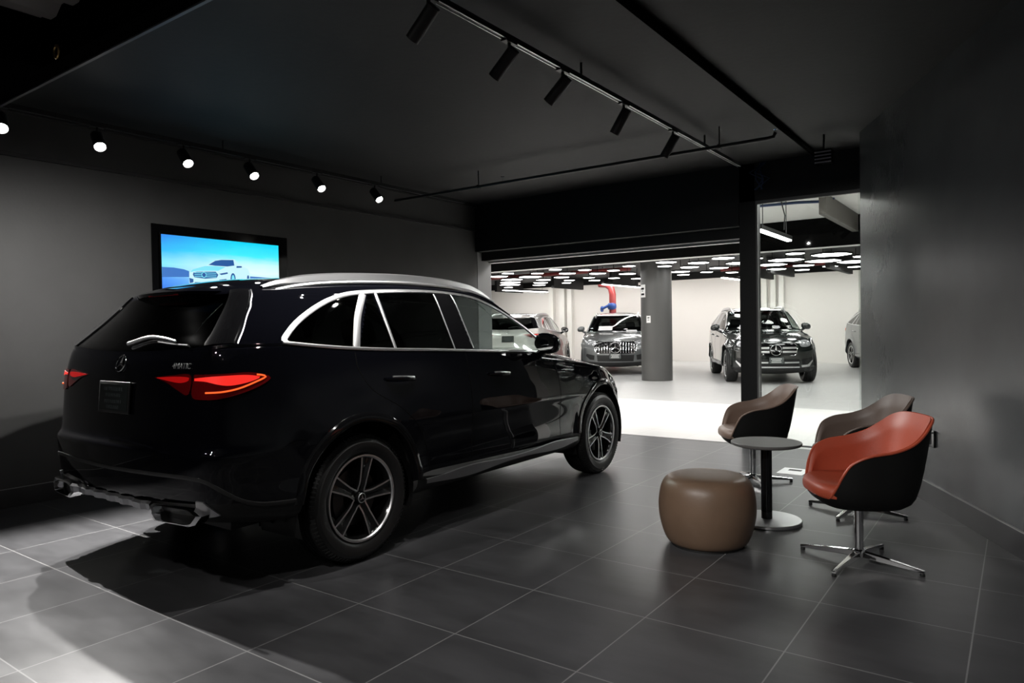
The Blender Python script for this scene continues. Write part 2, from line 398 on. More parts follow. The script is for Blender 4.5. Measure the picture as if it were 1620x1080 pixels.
def wheel_meshes(style=0):
    """wheel about its own axle (y axis), outer face towards -y; returns [(name, MB, materials)]"""
    out = []; w = .118; R_ = WR
    ty = MB(); rim = .245
    prof = [(rim, -w + .022), (rim + .012, -w + .010), (rim + .035, -w - .004), (rim + .075, -w - .006), (R_ - .028, -w + .006), (R_ - .012, -w + .018), (R_ - .004, -w + .034)]
    for g in (-.055, -.018, .018, .055): prof += [(R_, g - .012), (R_, g - .006), (R_ - .008, g - .004), (R_ - .008, g + .004), (R_, g + .006)]
    prof += [(R_ - .004, w - .034), (R_ - .012, w - .018), (R_ - .03, w), (rim + .03, w), (rim, w - .02)]
    ty.lathe(prof, 72, 'y')
    # raised lettering-like blocks on the shoulder
    for k in range(90):
        a = 2 * PI * k / 90; c, s_ = math.cos(a), math.sin(a)
        r0, r1 = R_ - .022, R_ - .003; t = .008
        e = np.array([c, 0, s_]); tt = np.array([-s_, 0, c])
        q = [e * r0 + tt * t * .5 + [0, -w + .008, 0], e * r0 - tt * t * .5 + [0, -w + .008, 0], e * r1 - tt * t * .5 + [0, -w + .030, 0], e * r1 + tt * t * .5 + [0, -w + .030, 0]]
        nn = np.array([c * .5, -.85, s_ * .5]) * .005
        ty.add([p + nn for p in q] + [p - nn * .6 for p in q], [(0, 3, 2, 1), (0, 1, 5, 4), (1, 2, 6, 5), (2, 3, 7, 6), (3, 0, 4, 7)])
    out.append(('tyre', ty, [M['rubber']]))
    rm = MB()
    rm.lathe([(rim + .006, -w + .012), (rim + .004, -w + .004), (rim - .006, -w + .004), (rim - .012, -w + .012)], 72, 'y', mi=1)
    rm.lathe([(rim - .012, -w + .012), (rim - .022, -w + .03), (rim - .03, .0), (rim - .02, w - .02), (rim, w - .02)], 72, 'y', mi=0)
    rm.lathe([(.0001, -w + .055), (.07, -w + .055), (.075, -w + .075), (.07, .0)], 40, 'y', mi=0)
    out.append(('rim', rm, [M['wheel_black'], M['machined']]))
    bd = MB(); bd.lathe([(.06, -.035), (.165, -.035), (.165, -.015), (.06, -.015)], 48, 'y'); out.append(('brake_disc', bd, [M['brake']]))
    ca = MB()
    for a0 in (0,):
        pr = []
        for k in range(9):
            a = math.radians(150 + 6 * k); pr.append((math.cos(a), math.sin(a)))
        poly = [(p * .175, q * .175) for p, q in pr] + [(p * .10, q * .10) for p, q in pr[::-1]]
        ca.prism(poly, .07, (0, -.06, 0), (1, 0, 0), (0, 0, -1))
    out.append(('brake_caliper', ca, [M['brake']]))
    sp = MB()
    # one broad spoke pointing along +x, dark face with machined edges
    def rail(r): # half width of a spoke against radius
        return float(np.interp(r, [.035, .06, .10, .17, .236], [.030, .028, .028, .036, .046]))
    rr = np.array([.035, .055, .075, .10, .13, .17, .205, .237]); yf = lambda r: -w + .030 - .012 * math.sin(min(1, max(0, (r - .03) / .2)) * PI * .5) + (.004 if r < .06 else 0)
    tk = .0095
    for sg in (-1, 1):
        o_, i_ = [], []
        for r in rr: o_.append((r, yf(r) - .003, sg * rail(r))); i_.append((r, yf(r) - .003, sg * (rail(r) - tk)))
        k = len(rr); v = o_ + i_; f = [(i, i + 1, k + i + 1, k + i) for i in range(k - 1)]
        sp.add(v, f if sg > 0 else [g[::-1] for g in f], 1)
        v2 = o_ + [(p[0], p[1] + .040, p[2] * .93) for p in o_]; sp.add(v2, [(i + 1, i, k + i, k + i + 1) if sg > 0 else (i, i + 1, k + i + 1, k + i) for i in range(k - 1)], 0)
    k = len(rr); a = [(r, yf(r) - .003, rail(r) - tk) for r in rr]; c = [(r, yf(r) + .007, 0) for r in rr]; b = [(r, yf(r) - .003, -rail(r) + tk) for r in rr]
    sp.add(a + c + b, [(i, i + 1, k + i + 1, k + i) for i in range(k - 1)] + [(k + i, k + i + 1, 2 * k + i + 1, 2 * k + i) for i in range(k - 1)], 0)
    out.append(('spoke', sp, [M['wheel_black'], M['machined']]))
    cap = MB(); cap.lathe([(.0001, -w + .012), (.026, -w + .013), (.031, -w + .018), (.033, -w + .05)], 36, 'y', mi=0)
    cap.lathe([(.024, -w + .0115), (.0265, -w + .0105), (.029, -w + .013)], 36, 'y', mi=1)
    for j in range(3):
        an = PI / 2 + j * 2 * PI / 3; e = np.array([math.cos(an), 0, math.sin(an)]); t = np.array([-math.sin(an), 0, math.cos(an)])
        y0 = np.array([0, -w + .0105, 0]); cap.add([e * .024 + y0, t * .004 + y0 - [0, .002, 0], -t * .004 + y0 - [0, .002, 0]], [(0, 1, 2)], 1)
    out.append(('hub_cap', cap, [M['wheel_black'], M['machined']]))
    return out
WHEEL = None
def add_wheel(parent, x, y, z, right, rot):
    """right: outer face towards -y"""
    global WHEEL
    if WHEEL is None:
        WHEEL = []
        for n, mb, ms in wheel_meshes():
            o = mb.obj(n, ms, angle=35); WHEEL.append((n, o.data)); bpy.data.objects.remove(o)
    tyre = None
    root = bpy.data.objects.new('wheel', dict(WHEEL)['tyre']); COL.objects.link(root); root.parent = parent
    root.location = (x, y, z); root.rotation_euler = (0, 0, 0 if right else PI)
    def child(n, me, ry=0.):
        c = bpy.data.objects.new(n, me); COL.objects.link(c); c.parent = root; c.rotation_euler = (0, ry, 0)
    for n, me in WHEEL:
        if n == 'tyre': continue
        if n == 'spoke':
            for j in range(5): child(n, me, -(rot + j * 2 * PI / 5))
        else: child(n, me)
    return root
def star_badge(r, name, parent, M4, material=None):
    mb = MB(); material = material or M['chrome']
    mb.lathe([(r * .88, 0), (r * .90, r * .10), (r * .97, r * .12), (r, r * .06), (r, 0)], 40, 'z')
    for j in range(3):
        a = PI / 2 + j * 2 * PI / 3; e = np.array([math.cos(a), math.sin(a), 0]); t = np.array([-math.sin(a), math.cos(a), 0])
        mb.add([e * r * .9, t * r * .16 + e * r * .09, -t * r * .16 + e * r * .09, (0, 0, r * .14)], [(0, 1, 3), (2, 0, 3), (1, 2, 3)])
    o = mb.obj(name, material, parent, angle=30); o.matrix_local = M4; return o
def rounded_block(mb, lo, hi, r=.03, mi=0):
    bm = bmesh.new(); bmesh.ops.create_cube(bm, size=1)
    for v in bm.verts: v.co = Vector([lo[k] + (v.co[k] + .5) * (hi[k] - lo[k]) for k in range(3)])
    bmesh.ops.bevel(bm, geom=bm.edges[:], offset=r, segments=3, profile=.5, affect='EDGES')
    bm.verts.index_update(); mb.add([v.co[:] for v in bm.verts], [tuple(v.index for v in f.verts) for f in bm.faces], mi); bm.free()

BODY = {}
def build_car(name, label, cat, paint, loc, heading, detail='full', front='bars', group=None, steer=0., rots=(0.2, 0.9), scale=1.):
    """car with its rear axle centre over loc, driving towards heading (radians from +x)"""
    full = detail == 'full'
    if detail not in BODY: BODY[detail] = CarBody(250 if full else 120, 1.25 if full else .8)
    cb = BODY[detail]
    root = empty(name, loc, heading, label, cat, group); root.scale = (scale,) * 3
    W = window_polys(); G = cb.G; nr, nc = cb.nr, cb.nc; lev = cb.lev
    door_r = [(.56, .40), (.54, .56), (.46, .72), (.30, .86), (.10, .97), (.0, 1.1), (-.01, 1.22), (.01, 1.23), (.235, 1.60), (.99, 1.62), (.99, .40)]
    door_f = [(.99, .40), (.99, 1.62), (1.28, 1.58), (1.62, 1.475), (2.08, 1.21), (2.06, 1.15), (2.14, .95), (2.16, .40)]
    keys = {}
    def key(r, c):
        p = (G[r, c] + G[r + 1, c] + G[r, c + 1] + G[r + 1, c + 1]) / 4; x, y, z = p
        fc = (c + .5) / (nc - 1); fr_, fa_ = cb.fR[r], cb.fA[r]
        for xw in (0, WB):
            if y > .55 and z < 1.0 and math.hypot(x - xw, z - ARCH_Z) < ARCH_R: return None
        if r >= lev['g0'] and r < lev['g5']:
            if fa_ + .008 < fc and lev['g0'] + 1 <= r: return 'windshield'
            if fc < fr_ - .004 and r < lev['g4'] + 2: return 'rear_window'
            if fr_ < fc < fa_ + .01:
                for k, P in W.items():
                    if inpoly(x, z, P): return k
        if r >= lev['g0'] - 1 and r < lev['g5'] and fr_ < fc <= fa_ + .008 and x > -.3:
            if 0.86 < x < 1.10 and z < 1.59: return 'pillar_cover'
        if lev['h0'] <= r < lev['g0'] and x > 1.97: return 'hood'
        if lev['u5b'] <= r < lev['g0'] and fc < fr_ * .93: return 'tailgate'
        if fr_ < fc < fa_ and lev['u2'] <= r:
            if inpoly(x, z, door_r): return 'rear_door'
            if inpoly(x, z, door_f): return 'front_door'
        if r >= lev['r1'] and r >= lev['g5'] and -.28 < x < 1.16 and y < .5: return 'roof_glass'
        if r < lev['u3'] - 1: return 'lower_cladding'
        return 'body'
    for r in range(nr - 1):
        for c in range(nc - 1):
            keys.setdefault(key(r, c), []).append((r, c))
    # vertices pulled on to the arch circle
    V = G.copy()
    cut = np.zeros((nr, nc), int)
    for r, c in keys.get(None, []): cut[r:r + 2, c:c + 2] += 1
    for r, c in zip(*np.where((cut > 0))):
        x, y, z = V[r, c]
        for xw in (0, WB):
            d = math.hypot(x - xw, z - ARCH_Z)
            if y > .5 and d < ARCH_R + .03: k = ARCH_R / max(d, 1e-6); V[r, c, 0] = xw + (x - xw) * k; V[r, c, 2] = ARCH_Z + (z - ARCH_Z) * k
    # smooth normals from the whole skin
    dr = np.gradient(G, axis=0); dc = np.gradient(G, axis=1); Nn = np.cross(dr, dc); Nn /= np.linalg.norm(Nn, axis=2, keepdims=True) + 1e-12
    mid = Nn[nr // 3, nc // 2]
    if mid[1] < 0: Nn = -Nn
    # at the centre line the normal has no sideways part
    for c_ in (0, nc - 1): Nn[:, c_, 1] = 0
    Nn /= np.linalg.norm(Nn, axis=2, keepdims=True) + 1e-12
    mats = {'body': paint, 'front_door': paint, 'rear_door': paint, 'hood': paint, 'tailgate': paint, 'lower_cladding': M['matt_black'], 'pillar_cover': M['gloss_black'], 'roof_glass': M['gloss_black'],
            'windshield': M['cabin_glass'], 'front_door_window': M['cabin_glass'], 'rear_door_window': M['privacy'], 'rear_vent_window': M['privacy'], 'quarter_window': M['privacy'], 'rear_window': M['privacy']}
    central = ('body', 'hood', 'tailgate', 'roof_glass', 'windshield', 'rear_window', 'lower_cladding')
    def piece(nm, cells, sides, mt):
        idx = {}; v = []; nn = []; f = []
        for sg in sides:
            for r, c in cells:
                q = []
                for rr_, cc_ in ((r, c), (r + 1, c), (r + 1, c + 1), (r, c + 1)):
                    k = (rr_, cc_, sg if 0 < cc_ < nc - 1 else 0)
                    if k not in idx: idx[k] = len(v); p = V[rr_, cc_]; v.append((p[0], p[1] * sg, p[2])); m_ = Nn[rr_, cc_]; nn.append((m_[0], m_[1] * sg, m_[2]))
                    q.append(idx[k])
                f.append(tuple(q[::-1]) if sg > 0 else tuple(q))
        me = bpy.data.meshes.new(nm); me.from_pydata(v, [], f); me.update(); me.materials.append(mt)
        # orientation check
        if len(f):
            p0 = me.polygons[len(f) // 2]
            if p0.normal.dot(Vector(nn[p0.vertices[0]])) < 0: me.flip_normals()
        me.polygons.foreach_set('use_smooth', [True] * len(f)); me.normals_split_custom_set_from_vertices(nn)
        o = bpy.data.objects.new(nm, me); COL.objects.link(o); o.parent = root; return o
    for k, cells in keys.items():
        if k is None: continue
        if k in central: piece(k, cells, (1, -1), mats[k])
        else:
            for sg in (-1, 1): piece(k, cells, (sg,), mats[k])
    # ---- trim on each flank
    T_ = [tuple(p) for p in arch_top()]
    for sg in (-1, 1):
        top_pts = [(-.475, 1.272)] + [p for p in T_ if p[0] < 2.04][::4]
        side_strip(cb, top_pts, .034, .007, sg, 0, 110, .020).obj('window_trim', M['satin'], root)
        xs = np.linspace(-.485, 2.02, 24); side_strip(cb, [(x, float(belt_z(np.array([x]))[0])) for x in xs], .019, .007, sg, 0, 70).obj('belt_trim', M['satin'], root)
        side_strip(cb, [(.008, 1.225), (.06, 1.32), (.12, 1.42), (.222, 1.548)], .048, .006, sg, 0, 24).obj('window_divider', M['satin'], root)
        side_strip(cb, [(.322, 1.212), (.325, 1.38), (.330, 1.556)], .022, .005, sg, 0, 20).obj('window_divider', M['satin'], root)
        for xb, xt in ((.885, .884), (1.092, 1.075)): side_strip(cb, [(xb, 1.19), ((xb + xt) / 2, 1.38), (xt, 1.566)], .010, .004, sg, 0, 20).obj('pillar_edge', M['satin'], root)
        # shut lines
        for pts in ([(.99, .44), (.995, .8), (.99, 1.17)], [(2.15, .44), (2.15, .8), (2.13, .98), (2.06, 1.12)], [(.56, .42), (.54, .56), (.46, .72), (.30, .86), (.10, .97), (.0, 1.1), (-.01, 1.2)]):
            side_strip(cb, pts, .006, .0012, sg, 0, 40).obj('shut_line', M['seam'], root)
        # arch lips
        for xw in (0, WB):
            lip = MB(); n = 48; rows = []
            for i in range(n + 1):
                a = math.radians(2 + 172 * i / n); row = []
                for rr_, hh in ((ARCH_R - .004, -.05), (ARCH_R - .004, .006), (ARCH_R + .012, .012), (ARCH_R + .042, .008), (ARCH_R + .052, -.004)):
                    x, z = xw + rr_ * math.cos(a), ARCH_Z + rr_ * math.sin(a)
                    ra = max(rr_, ARCH_R + .004); h_ = cb.side(xw + ra * math.cos(a), max(.30, ARCH_Z + ra * math.sin(a)), sg)
                    y = abs(h_[0][1]) if h_ is not None else .92
                    row.append((x, sg * (max(y, .86) + hh), z))
                rows.append(row)
            f = []
            for i in range(n):
                for j in range(4): g = (i * 5 + j, i * 5 + j + 1, (i + 1) * 5 + j + 1, (i + 1) * 5 + j); f.append(g if sg > 0 else g[::-1])
            lip.add([q for r in rows for q in r], f); lip.obj('arch_trim', M['gloss_black'] if paint is M['black_paint'] else paint, root)
            well = MB(); n = 24
            v = []
            for i in range(n + 1):
                a = math.radians(-20 + 220 * i / n)
                for y in (.90, .55): v.append((xw + (ARCH_R + .002) * math.cos(a), sg * y, ARCH_Z + (ARCH_R + .002) * math.sin(a)))
            well.add(v, [(2 * i, 2 * i + 1, 2 * i + 3, 2 * i + 2) for i in range(n)]); well.add([(xw + p * .43, sg * .55, z) for p, z in ((-1, .25), (1, .25), (1, .6), (.6, .8), (-.6, .8), (-1, .6))], [(0, 1, 2, 3, 4, 5)])
            well.obj('wheel_well', M['matt_black'], root)
        # handles
        for x0, z0 in ((.20, 1.034), (1.215, 1.001)):
            h = MB(); n = 9; pts = []
            for i in range(n):
                t = i / (n - 1); r = cb.side(x0 + .245 * t, z0 - .016 * t, sg); pts.append(r[0] + r[1] * (.004 + .030 * math.sin(PI * min(1, max(0, t))) ** .5))
            h.tube(pts, [.010 + .006 * math.sin(PI * i / (n - 1)) for i in range(n)], 10)
            ho = h.obj('door_handle', paint, root)
            c_ = MB(); c_.tube([p + np.array([0, sg * .008, .010]) for p in pts[1:-1]], .0065, 8); c_.obj('handle_strip', M['satin'], ho)
        # sill trim (side step)
        st = MB(); xs = np.linspace(.47, 2.42, 26); rows = []
        for x in xs:
            e = min(1, (x - .40) / .3, (2.50 - x) / .35)
            zt = .435 - .025 * (x - .47); zb = .335 + .012 * (x - .47) + .055 * (1 - e)
            rows.append([(x, sg * .922, zt), (x, sg * (.940 + .022 * e), zt - .018), (x, sg * (.945 + .030 * e), (zt * .55 + zb * .45)), (x, sg * (.92 + .02 * e), zb), (x, sg * .86, zb - .012)])
        f = []
        for i in range(len(xs) - 1):
            for j in range(4): g = (i * 5 + j, i * 5 + j + 1, (i + 1) * 5 + j + 1, (i + 1) * 5 + j); f.append(g if sg < 0 else g[::-1])
        st.add([q for r in rows for q in r], f); sto = st.obj('side_sill', M['dark_plastic'], root)
        tr = MB(); rows = []
        for x in np.linspace(.50, 2.40, 30):
            t = (x - .50) / 1.9; e = math.sin(PI * t) ** .6
            zc = .372 + .010 * t; hw = .010 + .022 * (math.exp(-((t - .22) / .16) ** 2) + math.exp(-((t - .80) / .15) ** 2))
            ee = min(1, (x - .40) / .3, (2.50 - x) / .35); yb = .945 + .030 * ee + .004
            rows.append([(x, sg * (yb - .012), zc + hw + .004), (x, sg * yb, zc + hw), (x, sg * (yb - .003), zc - hw), (x, sg * (yb - .016), zc - hw - .004)])
        f = []
        for i in range(len(rows) - 1):
            for j in range(3): g = (i * 4 + j, i * 4 + j + 1, (i + 1) * 4 + j + 1, (i + 1) * 4 + j); f.append(g if sg < 0 else g[::-1])
        tr.add([q for r in rows for q in r], f); tr.obj('sill_blade', M['silver'], sto)
        # roof rail
        rl = MB(); pts = [(-.42, .60, 1.570), (-.27, .615, 1.608), (.07, .62, 1.646), (.58, .62, 1.668), (1.0, .612, 1.664), (1.25, .605, 1.648), (1.45, .595, 1.622), (1.60, .588, 1.576), (1.72, .58, 1.530)]
        P3 = smoothline([(x, sg * y, z + .004) for x, y, z in pts], 44); rows = []
        for i, p in enumerate(P3):
            t = i / 43; e = min(1, t / .12, (1 - t) / .15); hh = .008 + .022 * e; ww = .020
            rows.append([p + [0, 0, -hh - .012], p + [0, sg * ww, -hh * .6], p + [0, sg * ww * .8, hh * .5], p + [0, 0, hh * .75], p + [0, -sg * ww, hh * .2], p + [0, -sg * ww, -hh]])
        f = []
        for i in range(43):
            for j in range(6): j2 = (j + 1) % 6; g = (i * 6 + j, i * 6 + j2, (i + 1) * 6 + j2, (i + 1) * 6 + j); f.append(g if sg < 0 else g[::-1])
        rl.add([q for r in rows for q in r], f); rl.obj('roof_rail', M['satin'], root, angle=25)
        rb_ = MB(); P4 = [q + np.array([0, sg * .026, -.036 - .006 * (1 - min(1, i / 43 / .12, (1 - i / 43) / .15))]) for i, q in enumerate(P3)][1:-1]
        rb_.tube(P4, .0105, 8); rb_.obj('rail_base', M['satin'], root)
        # mirror
        mi = MB(); c0 = np.array([1.83, sg * 1.02, 1.205]); n1, n2 = 14, 20; v = []
        for i in range(n1 + 1):
            th = PI * i / n1
            for j in range(n2):
                ph = 2 * PI * j / n2; a = np.array([math.cos(th), math.sin(th) * math.cos(ph), math.sin(th) * math.sin(ph)])
                a = np.sign(a) * np.abs(a) ** .8
                v.append(c0 + a * [.085 if a[0] > 0 else .045, .105, .078] + [0, 0, -.012 * a[1] * sg])
        f = [(i * n2 + j, i * n2 + (j + 1) % n2, (i + 1) * n2 + (j + 1) % n2, (i + 1) * n2 + j) for i in range(n1) for j in range(n2)]
        mi.add(v, f); mi.tube([(1.90, sg * .885, 1.10), (1.86, sg * .95, 1.135), (1.84, sg * 1.0, 1.16)], [.035, .028, .03], 10)
        mo = mi.obj('door_mirror', paint if paint is not M['silver_paint'] else M['gloss_black'], root)
        mg = MB(); mg.lathe([(.0001, 0), (.7, 0), (1, .02)], 24, 'x'); mg.v = [(c0[0] - .043 - p[0] * .0, c0[1] + p[1] * .09, c0[2] + p[2] * .062) for p in mg.v]; mg.obj('mirror_glass', M['chrome'], mo)
        # wheels
        add_wheel(root, 0, sg * .805, WR, sg < 0, rots[0]); add_wheel(root, WB, sg * .805, WR, sg < 0, rots[1])
    # ---- rear
    diag = lambda sg: (lambda a, b: cb.ray((-.9 - 2, sg * (.62 - a * 0) + sg * 2 + 0, b), (1, -sg, 0)))
    for sg in (-1, 1):
        def pj(a, b, sg=sg):      # a: distance round the corner measured across the 45 degree line, b: height
            d = np.array([1, -sg, 0]) / math.sqrt(2); t = np.array([1, sg, 0]) / math.sqrt(2)
            o = np.array([-.86, sg * .80, b]) - d * 2 + t * a; return cb.ray(o, d)
        # lens outlines: a runs from the tailgate round to the wing
        outer = smoothline([(-.085, 1.118), (.06, 1.122), (.16, 1.125), (.225, 1.113), (.262, 1.092), (.22, 1.058), (.15, 1.028), (.05, 1.003), (-.03, .998), (-.095, 1.012), (-.085, 1.118)], 46)[:-1]
        lo = skin_patch(cb, [tuple(p) for p in outer], pj, .007, .025, .012).obj('tail_light', M['lens_red'], root)
        bar = smoothline([(-.080, 1.100), (.02, 1.110), (.14, 1.113), (.205, 1.104), (.215, 1.096), (.16, 1.075), (.09, 1.064), (.04, 1.070), (-.02, 1.085), (-.080, 1.088)], 36)
        skin_patch(cb, [tuple(p) for p in bar], pj, .0095, .03, .003).obj('light_guide', M['lamp_on'], lo)
        edge = smoothline([(-.02, 1.032), (.06, 1.036), (.13, 1.050), (.20, 1.078), (.238, 1.098), (.222, 1.108), (.20, 1.112)], 30)
        hits = [(h[0] + h[1] * .011, h[1]) for h in (pj(a, b) for a, b in edge) if h is not None]
        skin_strip(cb, hits, .009, .002).obj('light_guide', M['lamp_amber'], lo)
        inner = smoothline([(-.325, 1.100), (-.22, 1.112), (-.108, 1.115), (-.118, 1.02), (-.18, 1.040), (-.25, 1.075), (-.325, 1.097)], 32)
        li = skin_patch(cb, [tuple(p) for p in inner], pj, .006, .025, .01).obj('tailgate_light', M['lens_red'], root)
        b2 = smoothline([(-.31, 1.099), (-.2, 1.106), (-.118, 1.104), (-.122, 1.086), (-.17, 1.076), (-.23, 1.083), (-.31, 1.096)], 26)
        skin_patch(cb, [tuple(p) for p in b2], pj, .0088, .03, .003).obj('light_guide', mat('dim_tail_light', (.1, 0, 0), .3, emit=(1, .01, .01), estr=.30) if 'dim_tail_light' not in bpy.data.materials else bpy.data.materials['dim_tail_light'], li)
        # lower bumper strip following the flank to the arch
        hits = []
        for x, z in smoothline([(-.44, .452), (-.56, .456), (-.66, .468), (-.75, .502), (-.83, .560), (-.875, .600)], 22):
            r = cb.side(x, z, sg)
            if r is not None: hits.append(r)
        for y, z in [(.76, .615), (.66, .622), (.5, .622), (.3, .62), (.1, .618), (0., .618)]:
            r = cb.rearp(sg * y, z)
            if r is not None: hits.append(r)
        skin_strip(cb, hits, .022, .006).obj('bumper_strip', M['dark_plastic'], root)
    # exhausts and diffuser
    for sg in (-1, 1):
        ex = MB(); yc = sg * .60
        ring = [(a, b) for a, b in ((-.17, .03), (-.13, .048), (.13, .048), (.185, .012), (.15, -.035), (.11, -.046), (-.13, -.046), (-.175, -.01))]
        def loop(s_, x): return [(x + .045 * max(0, (a * s_) / .18) , yc + sg * a * s_, .436 + b * s_ * .88) for a, b in ring]
        A, B, C_, D_ = loop(1.0, -.90), loop(1.06, -.965), loop(.90, -.968), loop(.80, -.90)
        k = len(ring); ex.add(A + B + C_ + D_, [g if sg > 0 else g[::-1] for q in range(3) for g in [(q * k + i, q * k + (i + 1) % k, (q + 1) * k + (i + 1) % k, (q + 1) * k + i) for i in range(k)]])
        eo = ex.obj('exhaust_tip', M['chrome'], root, angle=50)
        ib = MB(); ib.add(D_, [tuple(range(k)) if sg < 0 else tuple(range(k))[::-1]]); ib.obj('exhaust_opening', M['matt_black'], eo)
    sk = MB(); rows = []
    for y in np.linspace(-.42, .42, 25):
        rb = .012 * (1 if (int((y + .42) / .07) % 2) else 0)
        rows.append([(-.955 - rb, y, .482), (-.968 - rb, y, .470), (-.962 - rb, y, .438), (-.90, y, .425)])
    f = []
    for i in range(24):
        for j in range(3): f.append((i * 4 + j, (i + 1) * 4 + j, (i + 1) * 4 + j + 1, i * 4 + j + 1))
    sk.add([q for r in rows for q in r], [g[::-1] for g in f]); sk.obj('skid_plate', M['silver'], root, smooth=False)
    # plate, badge, lettering, wiper
    pl_ = MB(); r = cb.rearp(0, .985); r2 = cb.rearp(0, .90); dz = np.array(r[0]) - np.array(r2[0]); up = dz / np.linalg.norm(dz); nrm = np.cross(np.array([0, 1., 0]), up); nrm = nrm if nrm[0] < 0 else -nrm
    o0 = r[0] + nrm * .012
    Mp = basis(np.array([0, -1., 0]), up, nrm, o0)
    pb = MB(); rounded_block(pb, (-.165, -.085, -.008), (.165, .085, .004), .004); po = pb.obj('licence_plate', M['dark_plastic'], root); po.matrix_local = Mp
    pp = MB(); pp.box((-.150, -.070, .004), (.150, .070, .0055)); pp.obj('plate_face', M['plate'], po)
    for k, (zz, hw) in enumerate(((.045, .10), (.012, .085), (-.022, .095), (-.052, .07))):
        q = MB(); nx = 9
        for i in range(nx): x0 = -hw + 2 * hw * i / nx; q.box((x0, zz - .009, .0055), (x0 + 2 * hw / nx * .7, zz + .009, .0065))
        q.obj('plate_print', M['plate_text'], po)
    r = cb.rearp(0, 1.165); n_ = r[1]; up = np.cross(n_, np.array([0, 1., 0])); up = up if up[2] > 0 else -up
    star_badge(.050, 'star_badge', root, basis(np.array([0, -1., 0]), up, n_, r[0] + n_ * .003))
    r = cb.rearp(-.565, 1.158); n_ = r[1]; rt_ = np.cross(np.array([0, 0, 1.]), n_); rt_ /= np.linalg.norm(rt_); up = np.cross(n_, rt_)
    if full: text_mesh('model_lettering', '4MATIC', .042, M['satin'], root, basis(rt_, up, n_, r[0] + n_ * .004), .0015)
    # spoiler
    spm = MB(); rows = []
    for y in np.linspace(-.585, .585, 25):
        t = (y / .585) ** 2; xe = -.645 + .19 * t ** 1.5
        rows.append([(xe + .16, y, 1.602 - .012 * t), (xe + .05, y, 1.578 - .014 * t), (xe, y, 1.560 - .016 * t), (xe + .004, y, 1.543 - .018 * t), (xe + .10, y, 1.512 - .01 * t)])
    f = []
    for i in range(24):
        for j in range(4): f.append((i * 5 + j, i * 5 + j + 1, (i + 1) * 5 + j + 1, (i + 1) * 5 + j))
    n_r = 5; f += [tuple(range(5)), tuple(24 * 5 + j for j in reversed(range(5)))]
    spm.add([q for r in rows for q in r], [g[::-1] for g in f]); spo = spm.obj('roof_spoiler', paint, root, angle=50)
    bl = MB(); bl.box((-.640, -.16, 1.538), (-.615, .16, 1.546)); bl.obj('brake_light', M['lamp_dim'], spo)
    wp = MB(); hits = [cb.rearp(y, z) for y, z in smoothline([(.0, 1.258), (-.15, 1.292), (-.30, 1.288), (-.44, 1.272)], 16)]
    wp.tube([h[0] + h[1] * .018 for h in hits], [.012 - .0004 * i for i in range(16)], 8); wo = wp.obj('rear_wiper', M['satin'] if full else M['matt_black'], root)
    wb = MB(); hits = [cb.rearp(y, z) for y, z in smoothline([(-.26, 1.276), (-.42, 1.264), (-.56, 1.258)], 10)]
    wb.tube([h[0] + h[1] * .006 for h in hits], .006, 6); wb.obj('wiper_blade', M['matt_black'], wo)
    # gloss blade beside the rear glass and the bright edge of the tailgate
    def gp(r, c):
        r = min(max(r, 0), nr - 1.001); c = min(max(c, 0), nc - 1.001); a, b = int(r), int(c); u, v = r - a, c - b
        f = lambda A: A[a, b] * (1 - u) * (1 - v) + A[a + 1, b] * u * (1 - v) + A[a, b + 1] * (1 - u) * v + A[a + 1, b + 1] * u * v
        return f(G), f(Nn)
    for sg in (-1, 1):
        hits = []; rows = []
        for k in np.linspace(0, 1, 26):
            rr_ = lev['g0'] + .2 + (lev['g5'] - .4 - lev['g0']) * k; fr_ = np.interp(rr_, np.arange(nr), cb.fR)
            p, n_ = gp(rr_, fr_ * (nc - 1) * (1.10 - .02 * k)); hits.append((p * [1, sg, 1], n_ * [1, sg, 1])); row = []
            for q, hh in ((1.085 - .02 * k, .001), (1.06, .007), (.95, .010), (.86, .007), (.845, -.004)):
                p, n_ = gp(rr_, fr_ * (nc - 1) * q); row.append((p + n_ * hh) * [1, sg, 1])
            rows.append(row)
        f = []
        for i in range(25):
            for j in range(4): f.append((i * 5 + j, i * 5 + j + 1, (i + 1) * 5 + j + 1, (i + 1) * 5 + j))
        bl_ = MB(); bl_.add([q for r in rows for q in r], f if sg > 0 else [g[::-1] for g in f]); bl_.obj('tailgate_blade', M['gloss_black'], root)
        skin_strip(cb, hits, .008, .003).obj('tailgate_edge', M['satin'], root)
        bb = [(-.075, .512), (-.04, .508), (-.005, .478), (.035, .440), (-.02, .432), (-.075, .452)]
        def pj2(a, b, sg=sg):
            d = np.array([1, -sg, 0]) / math.sqrt(2); t = np.array([1, sg, 0]) / math.sqrt(2); o = np.array([-.86, sg * .80, b]) - d * 2 + t * a; return cb.ray(o, d)
        skin_patch(cb, bb, pj2, .010, .03, .010).obj('bumper_blade', M['silver'], root)
    # ---- floor pan and cabin
    up_ = MB(); up_.box((-.60, -.55, .27), (3.30, .55, .45)); up_.obj('underbody', M['matt_black'], root)
    inn = MB()
    rounded_block(inn, (1.62, -.70, .80), (2.25, .70, 1.085), .05); ds = inn.obj('dashboard', M['interior'], root)
    bn = MB(); rounded_block(bn, (1.50, -.36, 1.02), (1.72, .10, 1.13), .04); bn.obj('instrument_hood', M['interior_grey'], ds)
